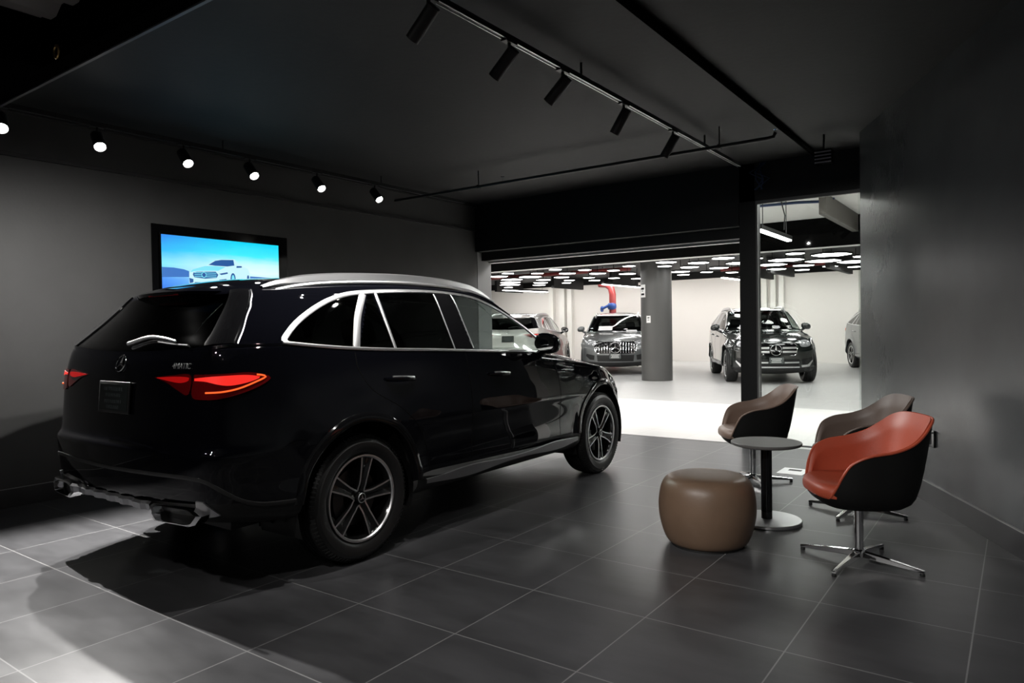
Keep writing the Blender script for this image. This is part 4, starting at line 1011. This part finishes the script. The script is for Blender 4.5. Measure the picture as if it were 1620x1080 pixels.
# wires and rose on the white ceiling behind the glass
cw = MB(); cw.tube([(-.95, 10.7, 3.262), (-.3, 10.75, 3.255), (.05, 10.95, 3.262), (.25, 10.8, 3.27)], .022, 8); tag(cw.obj('ceiling_cable', M['cable']), 'dark blue cable slung along the white ceiling behind the glass', 'cable')
jb = MB(); jb.lathe([(.0001, 0), (.09, 0), (.09, .04), (.0001, .045)], 20, 'z', (-.42, 10.35, 3.236)); jo = jb.obj('ceiling_junction_box', M['line_grey']); tag(jo, 'round junction box on the white ceiling with a drooping flex', 'junction box')
jf = MB(); jf.tube([(-.42, 10.35, 3.24), (-.40, 10.38, 3.12), (-.38, 10.40, 3.02), (-.40, 10.42, 2.80)], .010, 6); jf.obj('flex', M['matt_black'], jo)
# ------------------------------------------------------------------ screen on the left wall
e = empty('television', (-3.75, 2.89, 1.53), 0, 'wide lit screen on the left wall showing a white car by a lake', 'television')
b = MB(); b.box((0, -.70, -.10), (.010, .75, .795)); b.obj('surround', M['gloss_black'], e, smooth=False, bevel=.003)
b = MB(); b.box((.010, -.640, -.018), (.030, .640, .722)); b.obj('bezel', M['gloss_black'], e, smooth=False, bevel=.003)
def screen_mat():
    m, nt, bs = nodemat('lit_screen_sky'); N, Lk = nt.nodes, nt.links
    tc = N.new('ShaderNodeTexCoord'); sp = N.new('ShaderNodeSeparateXYZ'); Lk.new(tc.outputs['Object'], sp.inputs[0])
    def ramp(stops):
        r = N.new('ShaderNodeValToRGB'); el = r.color_ramp.elements
        for p, c in stops:
            x = el[0] if p == 0. else el[-1] if p == 1. else el.new(p)
            x.position = p; x.color = (*c, 1)
        return r
    r = ramp(((0., (.01, .10, .62)), (.30, (.03, .20, .85)), (.45, (.08, .34, 1.)), (.465, (.12, .62, 1.)), (.62, (.25, .85, 1.)), (.80, (.03, .52, 1.)), (1., (.03, .24, .90))))
    r_b = ramp(((0., (.05, .45, .95)), (.40, (.25, .75, 1.)), (.465, (.50, .95, 1.)), (.57, (.80, 1., 1.)), (.68, (.60, 1., 1.)), (.80, (.06, .88, 1.)), (1., (.0, .68, .95))))
    n = N.new('ShaderNodeTexNoise'); mp = N.new('ShaderNodeMapping'); mp.inputs['Scale'].default_value = (1, 1.6, 6); Lk.new(tc.outputs['Object'], mp.inputs[0]); Lk.new(mp.outputs[0], n.inputs['Vector']); n.inputs['Scale'].default_value = 2.2; n.inputs['Detail'].default_value = 4
    a = N.new('ShaderNodeMath'); a.operation = 'DIVIDE'; a.inputs[1].default_value = .705; Lk.new(sp.outputs['Z'], a.inputs[0])
    a2 = N.new('ShaderNodeMath'); a2.operation = 'MULTIPLY_ADD'; Lk.new(n.outputs['Fac'], a2.inputs[0]); a2.inputs[1].default_value = .10; a3 = N.new('ShaderNodeMath'); a3.operation = 'SUBTRACT'; Lk.new(a.outputs[0], a3.inputs[0]); a3.inputs[1].default_value = .05; Lk.new(a3.outputs[0], a2.inputs[2])
    mr = N.new('ShaderNodeMapRange'); mr.inputs['From Min'].default_value = -.62; mr.inputs['From Max'].default_value = .12; Lk.new(sp.outputs['Y'], mr.inputs['Value'])
    mx = N.new('ShaderNodeMix'); mx.data_type = 'RGBA'; Lk.new(mr.outputs[0], mx.inputs['Factor']); Lk.new(a2.outputs[0], r.inputs['Fac']); Lk.new(a2.outputs[0], r_b.inputs['Fac']); Lk.new(r.outputs['Color'], mx.inputs['A']); Lk.new(r_b.outputs['Color'], mx.inputs['B']); Lk.new(mx.outputs['Result'], bs.inputs['Emission Color']); bs.inputs['Emission Strength'].default_value = 1.0; bs.inputs['Base Color'].default_value = (0, 0, 0, 1)
    return m
b = MB(); b.box((.030, -.624, -.004), (.0315, .624, .702)); scr = b.obj('screen', screen_mat(), e, smooth=False)
TV = {'hill': [(2.266, 1.933), (2.375, 1.934), (2.472, 1.924), (2.54, 1.904), (2.559, 1.856), (2.266, 1.841)], 'hill2': [(3.17, 1.892), (3.27, 1.891), (3.504, 1.886), (3.503, 1.864), (3.169, 1.857)],
 'body': [(2.525, 1.904), (2.561, 1.929), (2.685, 1.971), (2.716, 1.982), (2.77, 2.02), (2.823, 2.036), (2.998, 2.053), (3.025, 2.022), (3.075, 1.992), (3.143, 1.969), (3.165, 1.924), (3.164, 1.857), (3.142, 1.825), (3.025, 1.8), (2.958, 1.795), (2.892, 1.788), (2.557, 1.76), (2.523, 1.797)],
 'glass': [(2.721, 1.981), (2.791, 2.024), (2.855, 2.037), (2.985, 2.045), (2.995, 1.991), (2.919, 1.977), (2.79, 1.977)], 'mirror': [(3.019, 1.987), (3.075, 1.99), (3.078, 1.975), (3.018, 1.969)],
 'grille': [(2.565, 1.898), (2.601, 1.908), (2.793, 1.919), (2.819, 1.89), (2.803, 1.86), (2.681, 1.846), (2.574, 1.854), (2.56, 1.877)], 'int1': [(2.524, 1.846), (2.564, 1.837), (2.563, 1.806), (2.528, 1.797)], 'int2': [(2.829, 1.842), (2.905, 1.855), (2.915, 1.809), (2.839, 1.814)], 'int3': [(2.578, 1.809), (2.807, 1.819), (2.827, 1.79), (2.557, 1.77)], 'lamp': [(2.83, 1.901), (2.917, 1.92), (2.923, 1.906), (2.852, 1.89)]}
def ell(cy, cz, ry, rz, n=20): return [(cy + ry * math.cos(2 * PI * k / n), cz + rz * math.sin(2 * PI * k / n)) for k in range(n)]
pic = MB(); cols = [emis('screen_hill', (.05, .22, .70), .8), emis('screen_car_white', (.60, .93, 1.), 1.0), emis('screen_dark', (.02, .12, .42), .8), emis('screen_hood', (.22, .80, .95), 1.)]
def sp_(poly, mi, d): pic.prism([(y - 2.89, z - 1.53) for y, z in poly], .0006, (.0315 + d, 0, 0), (0, 1, 0), (0, 0, 1), mi)
sp_(TV['hill'], 0, .0002); sp_(TV['hill2'], 0, .0002); sp_(TV['body'], 1, .001); sp_([(2.53, 1.90), (2.561, 1.929), (2.685, 1.968), (2.79, 1.974), (2.90, 1.97), (2.82, 1.93), (2.60, 1.915)], 3, .0018); sp_(TV['glass'], 2, .0018)
for k in ('mirror', 'int1', 'int2', 'int3', 'lamp', 'grille'): sp_(TV[k], 2, .0018)
sp_(ell(2.978, 1.855, .028, .060), 2, .0018); sp_(ell(2.978, 1.855, .016, .042), 3, .0026); sp_(ell(3.146, 1.867, .013, .036), 2, .0018)
for dz in (-.018, .0, .018): sp_([(2.575, 1.880 + dz - .003), (2.80, 1.886 + dz - .003), (2.80, 1.886 + dz + .003), (2.575, 1.880 + dz + .003)], 3, .0026)
sp_(ell(2.670, 1.882, .025, .028), 3, .0034); sp_(ell(2.670, 1.882, .019, .021), 2, .0042)
pic.obj('screen_picture', cols, scr, smooth=False)
# ------------------------------------------------------------------ lamps of the dark room
def spot_head(kind, root_loc, direction, label, group, lit, stem=.10, R_=.036, LEN=.20, mount=0.):
    e = empty('track_spotlight', root_loc, 0, label, 'spotlight', group)
    d = np.array(direction, float); d /= np.linalg.norm(d); a = np.cross(d, [0, 0, 1.]); a /= np.linalg.norm(a); bb = np.cross(a, d)
    ad = MB(); ad.box((-.020, -.055, -.012), (.020, .055, .016)); ad.tube([(0, 0, -.012), (0, 0, -stem)], .011, 8); ad.obj('adapter', M['steel_black'], e, smooth=False)
    pv = np.array([0, 0, -stem - .01]); M4 = basis(a, bb, d, pv)
    b = MB(); b.lathe([(.0001, -.05), (R_ * .9, -.05), (R_, -.044), (R_, LEN - .05), (R_ - .004, LEN - .05), (R_ - .006, LEN - .085)], 28, 'z'); bo = b.obj('lamp_body', M['matt_black'], e, angle=30); bo.matrix_local = M4
    l = MB(); l.lathe([(.0001, LEN - .072), (R_ - .006, LEN - .075)], 24, 'z'); lo = l.obj('lens', M['spot_on'] if lit else M['gloss_black'], e); lo.matrix_local = M4
    return np.array(root_loc) + pv + d * (LEN - .045), d
def add_spot(name, p, d, energy, angle, blend=.35, size=.03, color=(1, .975, .94)):
    L_ = bpy.data.lights.new(name, 'SPOT'); L_.energy = energy; L_.spot_size = math.radians(angle); L_.spot_blend = blend; L_.shadow_soft_size = size; L_.color = color
    o = bpy.data.objects.new(name, L_); COL.objects.link(o); o.location = p; o.rotation_euler = Vector(d).to_track_quat('-Z', 'Y').to_euler(); return o
# row along the left wall, aimed across the room
tk = MB(); tk.box((-3.418, .30, 2.995), (-3.382, 6.2, 3.03)); tr = tk.obj('lighting_track', M['steel_black'], smooth=False); tag(tr, 'long black lighting track near the left wall carrying the glowing spotlights', 'lighting track')
for y in (.7, 2.7, 4.7):
    b = MB(); b.tube([(-3.40, y, 3.03), (-3.40, y, 3.11)], .008, 6); b.obj('hanger', M['steel_black'], tr)
LY = [.93, 1.60, 2.32, 2.98, 3.78, 4.60]
NM = ['cut by the left edge of the frame', 'second from the left', 'third from the left, up and left of the screen', 'fourth from the left, over the screen', 'fifth from the left, right of the screen', 'rightmost of the row']
LP_E = [850, 650, 300, 180, 150, 120]
for i, y in enumerate(LY):
    d = (.68, -.16 if i < 2 else -.06, -.72)
    p, dd = spot_head('left', (-3.40, y, 3.00), d, 'glowing spotlight above the left wall, ' + NM[i], 'glowing spotlights along the left wall', True, .09, .046, .17)
    add_spot('spot_lamp', p, dd, LP_E[i], 78, .5, .02)
# row over the right of the car
tk = MB(); tk.box((.182, .30, 2.992), (.218, 6.4, 3.022)); tr = tk.obj('lighting_track', M['steel_black'], smooth=False); tag(tr, 'long black lighting track across the ceiling carrying the black cylinder spotlights', 'lighting track')
b = MB(); b.box((.183, .30, 2.988), (.188, 6.4, 2.992)); b.box((.212, .30, 2.988), (.217, 6.4, 2.992)); b.obj('track_rail', M['satin'], tr, smooth=False)
for y in (.9, 3.1, 5.4):
    b = MB(); b.tube([(.20, y, 3.022), (.20, y, 3.11)], .008, 6); b.obj('hanger', M['steel_black'], tr)
RY = [1.58, 2.27, 2.86, 3.73, 4.65]
NM = ['cut by the top of the frame', 'second along the track from the top', 'third along the track', 'fourth along the track', 'farthest and smallest on the track']
RE = [360, 230, 60, 16, 12]
for i, y in enumerate(RY):
    d = (-.74, -.04, -.67) if i < 3 else (-.55, -.02, -.83)
    p, dd = spot_head('right', (.20, y, 2.990), d, 'black cylinder spotlight on the ceiling track, ' + NM[i], 'black cylinder spotlights on the ceiling track', False, .075, .037, .20)
    add_spot('spot_lamp', p, dd, RE[i], 88, 1., .02)
# pipes
pp = MB(); pp.tube([(.875, -.0, 3.082), (.875, 6.85, 3.082)], .026, 12); tag(pp.obj('ceiling_conduit', M['deep_black']), 'straight black conduit along the ceiling above the chairs', 'pipe')
pp = MB(); pp.tube([(-3.68, 5.20, 2.93), (.83, 5.20, 2.93), (.885, 5.20, 2.935), (.90, 5.20, 2.97)], .016, 12); po = pp.obj('sprinkler_pipe', M['steel_black']); tag(po, 'thin black sprinkler pipe hung across the ceiling before the opening', 'pipe')
for x in (-2.36, .41):
    b = MB(); b.tube([(x, 5.20, 3.11), (x, 5.20, 2.93)], .006, 6); b.lathe([(.024, -.012), (.024, .012)], 12, 'x', (x, 5.20, 2.93)); b.obj('pipe_hanger', M['steel_black'], po)
for x in (-2.02, .90):
    b = MB(); b.tube([(x, 5.20, 2.94), (x, 5.20, 2.995)], .008, 8); b.lathe([(.0001, 2.995), (.020, 2.995), (.020, 2.999), (.0001, 3.001)], 14, 'z', (x, 5.20, 0)); b.obj('sprinkler_head', M['chrome'], po)
vt = MB(); vt.box((-.075, -.05, -.13), (.075, .05, 0)); vo = empty('ceiling_vent', (1.10, 6.10, 2.96), 0, 'small slatted black unit under the ceiling above the glass pane', 'vent'); vt.obj('vent_box', M['deep_black'], vo, smooth=False)
for k in range(4):
    b = MB(); b.box((-.072, -.058, -.125 + .032 * k), (.072, -.050, -.113 + .032 * k)); b.obj('slat', M['satin'], vo, smooth=False)
b = MB(); b.tube([(0, 0, 0), (0, 0, .15)], .010, 8); b.obj('bracket', M['steel_black'], vo)
cb_ = MB()
for k in range(4):
    a = k * 1.6; cb_.tube([(.30 + .02 * k, 6.80, 3.09), (.26 + .06 * math.cos(a), 6.74, 2.98), (.34 + .07 * math.sin(a), 6.76, 2.90), (.28 + .05 * math.cos(a + 1), 6.80, 2.80)], .007, 6)
tag(cb_.obj('hanging_cable_bundle', M['cable']), 'loose bundle of dark blue cables hanging above the black pillar', 'cable')
rg = MB(); n = 24; rg.tube([(-2.10 + .032 * math.cos(2 * PI * i / n), .796, 3.033 + .036 * math.sin(2 * PI * i / n)) for i in range(n + 1)], .009, 8, cap=False); tag(rg.obj('conduit_ring', M['brass']), 'small brass ring on the dark beam at upper left', 'ring')
# socket on the right wall, floor box
so = empty('wall_socket', rw(1.62, .002, .482), math.atan2(RD[1], RD[0]), 'steel wall socket with open cover on the dark wall behind red chair', 'socket')
b = MB(); b.box((-.060, -.012, -.060), (.060, 0, .060)); b.obj('socket_plate', M['gloss_black'], so, smooth=False, bevel=.003)
b = MB(); b.box((-.058, -.040, .040), (.058, -.012, .052)); b.box((-.058, -.040, -.052), (-.050, -.012, .052)); b.obj('socket_cover', M['satin'], so, smooth=False)
fb = empty('floor_box', (.952, 5.477, 0), .0, 'square steel floor socket box in the dark tiles between the chairs', 'floor box')
b = MB(); b.box((-.11, -.14, 0), (.11, .14, .005)); b.obj('box_lid', M['satin'], fb, smooth=False)
b = MB(); b.box((-.05, .02, .005), (.06, .08, .0065)); b.obj('box_slot', M['matt_black'], fb, smooth=False)
# ------------------------------------------------------------------ seats and table
def sup(phi, a, b_, n=2.85):
    c, s = math.cos(phi), math.sin(phi); return a * math.copysign(abs(c) ** (2 / n), c), b_ * math.copysign(abs(s) ** (2 / n), s)
RIM = ([0, 34, 45, 56, 67, 82, 98, 112, 128, 142, 155, 168, 180], [.392, .394, .440, .520, .588, .628, .656, .685, .736, .784, .804, .808, .809])
def rim_h(phi): return float(pchip(RIM[0], RIM[1], abs((math.degrees(phi) + 180) % 360 - 180)))
def chair_pt(phi, z, ins=0.):
    t = (z - .335) / .5
    s = float(pchip([0, .05, .12, .25, .6, 1.], [.70, .82, .89, .94, .985, 1.01], t))
    x, y = sup(phi, (.285 - ins) * s, (.298 - ins) * s)
    back = max(0, -math.cos(phi)); x -= .055 * max(0, z - .42) / .4 * back
    return np.array([x, y, z])
def make_chair(label, leather, loc, facing, base_rot):
    e = empty('lounge_chair', (*loc, 0), math.radians(facing), label, 'chair', 'low swivel chairs round the table')
    n = 96; K = 16
    def grid(fn, mt, nm, flip, par):
        b = MB(); v = [fn(2 * PI * i / n, k / K) for i in range(n) for k in range(K + 1)]
        f = []
        for i in range(n):
            i2 = (i + 1) % n
            for k in range(K): q = (i * (K + 1) + k, i2 * (K + 1) + k, i2 * (K + 1) + k + 1, i * (K + 1) + k + 1); f.append(q[::-1] if flip else q)
        b.add(v, f); return b
    ob = grid(lambda p, t: chair_pt(p, .335 + (rim_h(p) - .335) * t), None, '', False, e)
    ob.add([tuple(chair_pt(2 * PI * i / n, .335)) for i in range(n)], [tuple(range(n))[::-1]])
    sh = ob.obj('shell', M['shell_black'], e, angle=60)
    def inner(p, t):
        h = rim_h(p); z0 = min(h, .43); z = h - (h - z0) * t; ins = .012 + .018 * min(1, t * 5); q = chair_pt(p, z, ins); q[2] += .008 * math.cos(min(1, t * 5) * PI / 2); return q
    ib = grid(inner, None, '', True, e)
    v0 = len(ib.v); rim_o = [chair_pt(2 * PI * i / n, rim_h(2 * PI * i / n)) for i in range(n)]; ib.v += [tuple(q) for q in rim_o]
    for i in range(n): i2 = (i + 1) % n; ib.f.append((v0 + i, v0 + i2, i2 * (K + 1), i * (K + 1))); ib.m.append(0)
    ib.obj('upholstery', leather, e, angle=60)
    pb = MB(); pb.tube([tuple(q + np.array([0, 0, .003])) for q in rim_o] + [tuple(rim_o[0] + np.array([0, 0, .003]))], .0065, 8, cap=False); pb.obj('piping', leather, e)
    cu = MB(); prof = [(.02, .462), (.5, .466), (.80, .468), (.90, .464), (.955, .452), (.985, .432), (.985, .410), (.97, .398)]
    v = []
    for s, z in prof:
        for i in range(n):
            p = 2 * PI * i / n; x, y = sup(p, .272 * s, .262 * s, 2.85); x += .004
            v.append((x, y, z))
    f = [(r * n + i, (r + 1) * n + i, (r + 1) * n + (i + 1) % n, r * n + (i + 1) % n) for r in range(len(prof) - 1) for i in range(n)] + [tuple(range(n))]
    cu.add(v, f); cu.obj('seat_cushion', leather, e, angle=60)
    po = MB(); po.lathe([(.0001, .335), (.05, .335), (.05, .325), (.023, .322), (.023, .075), (.030, .070), (.034, .062), (.034, .030), (.0001, .028)], 32, 'z'); po.obj('post', M['chrome'], e, angle=35)
    for k in range(4):
        a = math.radians(base_rot - facing + 90 * k); c, s = math.cos(a), math.sin(a); lg = MB(); rows = []
        for t in np.linspace(0, 1, 9):
            r = .022 + .308 * t; w = .021 - .009 * t; zt = .066 - .036 * t ** 1.2; zb = .036 - .020 * t ** .8
            rows.append([(r * c - w * s, r * s + w * c, zb), (r * c - w * .8 * s, r * s + w * .8 * c, zt), (r * c + w * .8 * s, r * s - w * .8 * c, zt), (r * c + w * s, r * s - w * c, zb)])
        f = []
        for i in range(8):
            for j in range(4): f.append((i * 4 + j, i * 4 + (j + 1) % 4, (i + 1) * 4 + (j + 1) % 4, (i + 1) * 4 + j))
        f += [(3, 2, 1, 0), (32, 33, 34, 35)]
        lg.add([q for r_ in rows for q in r_], [g[::-1] for g in f]); lo = lg.obj('leg', M['chrome'], e, smooth=False, bevel=.003)
        gl = MB(); gl.lathe([(.0001, 0), (.012, 0), (.013, .006), (.010, .020), (.0001, .021)], 14, 'z', (.318 * c, .318 * s, 0)); gl.obj('glide', M['matt_black'], lo)
    return e
make_chair('rust red leather swivel chair with black shell, nearest, by the right wall', M['leather_red'], (1.88, 3.165), 212, 168)
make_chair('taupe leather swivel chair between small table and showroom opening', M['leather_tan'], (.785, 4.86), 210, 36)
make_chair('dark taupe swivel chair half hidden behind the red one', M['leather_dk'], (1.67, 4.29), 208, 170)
e = empty('side_table', (1.222, 3.722, 0), 0, 'small round dark-topped pedestal table between brown stool and chairs', 'table')
b = MB(); b.lathe([(.0001, .511), (.20, .511), (.222, .518), (.226, .526), (.226, .534), (.224, .537), (.0001, .537)], 64, 'z'); b.obj('table_top', [M['table_top']], e, angle=30)
b = MB(); b.lathe([(.036, .02), (.036, .506), (.08, .508), (.08, .512)], 36, 'z'); b.obj('pedestal', M['gloss_black'], e, angle=35)
b = MB(); b.lathe([(.218, 0), (.222, .004), (.222, .018), (.218, .023), (.0001, .024)], 64, 'z'); b.obj('base_plate', M['satin'], e, angle=30)
b = MB(); prof = smoothline([(.0005, .012), (.15, .008), (.215, .012), (.25, .05), (.278, .14), (.287, .22), (.280, .30), (.262, .36), (.225, .398), (.15, .412), (.0005, .416)], 60)
b.lathe([tuple(p) for p in prof], 72, 'z'); st = b.obj('stool', M['leather_stool'], angle=80); st.location = (1.06, 3.05, 0); st.scale = (1., 1., 1.03); tag(st, 'brown leather barrel stool standing on the dark tiles in front of table', 'stool')
b = MB(); b.lathe([(.20, 0), (.215, .0), (.215, .014)], 48, 'z'); b.obj('stool_base', M['matt_black'], st)
# ------------------------------------------------------------------ cars
main = build_car('suv', 'gloss black SUV seen from behind, filling the left of the dark room', 'car', M['black_paint'], (-1.368, 1.658, 0), math.radians(90.55), 'full', rots=(math.radians(6), math.radians(52)))
HD = math.atan2(-.900, .436)
def parked(label, paint, front_axle, front, dh=0.):
    h = HD + dh; f = np.array([math.cos(h), math.sin(h)]); p = np.array(front_axle) - f * WB
    return build_car('suv', label, 'car', paint, (p[0], p[1], 0), h, 'low', front, rots=(.3, .5), scale=1.055)
M['blue_grey'] = mat('blue_grey_car_paint', (.10, .11, .12), .3, .4, coat=1.)
c1 = parked('black SUV with chrome bar grille parked in showroom behind the pillar', M['black_paint2'], (-2.22, 15.83), 'bars')
c2 = parked('grey SUV with vertical chrome grille bars parked left of the round column', M['grey_paint'], (-6.85, 17.15), 'vertical')
c3 = build_car('suv', 'silver SUV seen from behind in showroom, above the mirror of the black one', 'car', M['silver_paint'], (-9.2, 15.5, 0), HD + PI - .08, 'low', 'bars', rots=(.3, .5), scale=1.05)
c4 = parked('grey car at the far right of showroom, mostly hidden by the dark wall', M['blue_grey'], (.62, 19.72), 'bars')
for c, sh in ((c1, [(-.42, 1.20, .22, .13), (.45, 1.12, .14, .07)]), (c2, [(-.30, 1.22, .40, .16), (.42, 1.14, .30, .09)])):
    cbw = BODY['low']
    for y, z, w, h in sh:
        r = cbw.frontp(y, z)
        if r is None: continue
        n_ = r[1]; rt_ = np.cross([0, 0, 1.], n_); rt_ /= np.linalg.norm(rt_); up = np.cross(n_, rt_); b = MB(); b.box((-w / 2, -h / 2, .002), (w / 2, h / 2, .004)); o = b.obj('windscreen_sheet', M['paper'], c, smooth=False); o.matrix_local = basis(rt_, up, n_, r[0])
# ------------------------------------------------------------------ daylight-free world and added fill spots behind the camera
w = bpy.data.worlds.new('dark_surroundings'); SC.world = w; w.use_nodes = True; w.node_tree.nodes['Background'].inputs[0].default_value = (.6, .65, .7, 1); w.node_tree.nodes['Background'].inputs[1].default_value = .0
for i, (pos, tgt, en) in enumerate((((.3, -1.9, 3.235), (1.1, 3.0, .25), 340), ((2.2, -2.3, 3.235), (1.6, 3.6, .3), 300), ((-1.2, -1.6, 3.235), (.4, 1.6, .0), 120))):  # out-of-view spots added as fill for the stool, chairs and floor
    d = np.array(tgt) - np.array(pos)
    p_, dd = spot_head('rear', pos, d, 'added unseen fill spotlight behind the viewpoint aimed at the seats', 'added fill spotlights behind the viewpoint', True, .06, .040, .18)
    add_spot('spot_lamp', p_, dd, en, 62, 1., .05)
SC.view_settings.view_transform = 'Standard'; SC.view_settings.look = 'None'; SC.view_settings.exposure = 0; SC.view_settings.gamma = 1
SC.cycles.use_denoising = True; SC.cycles.max_bounces = 10; SC.cycles.transparent_max_bounces = 16; SC.cycles.sample_clamp_indirect = 6; SC.cycles.caustics_reflective = False; SC.cycles.caustics_refractive = False
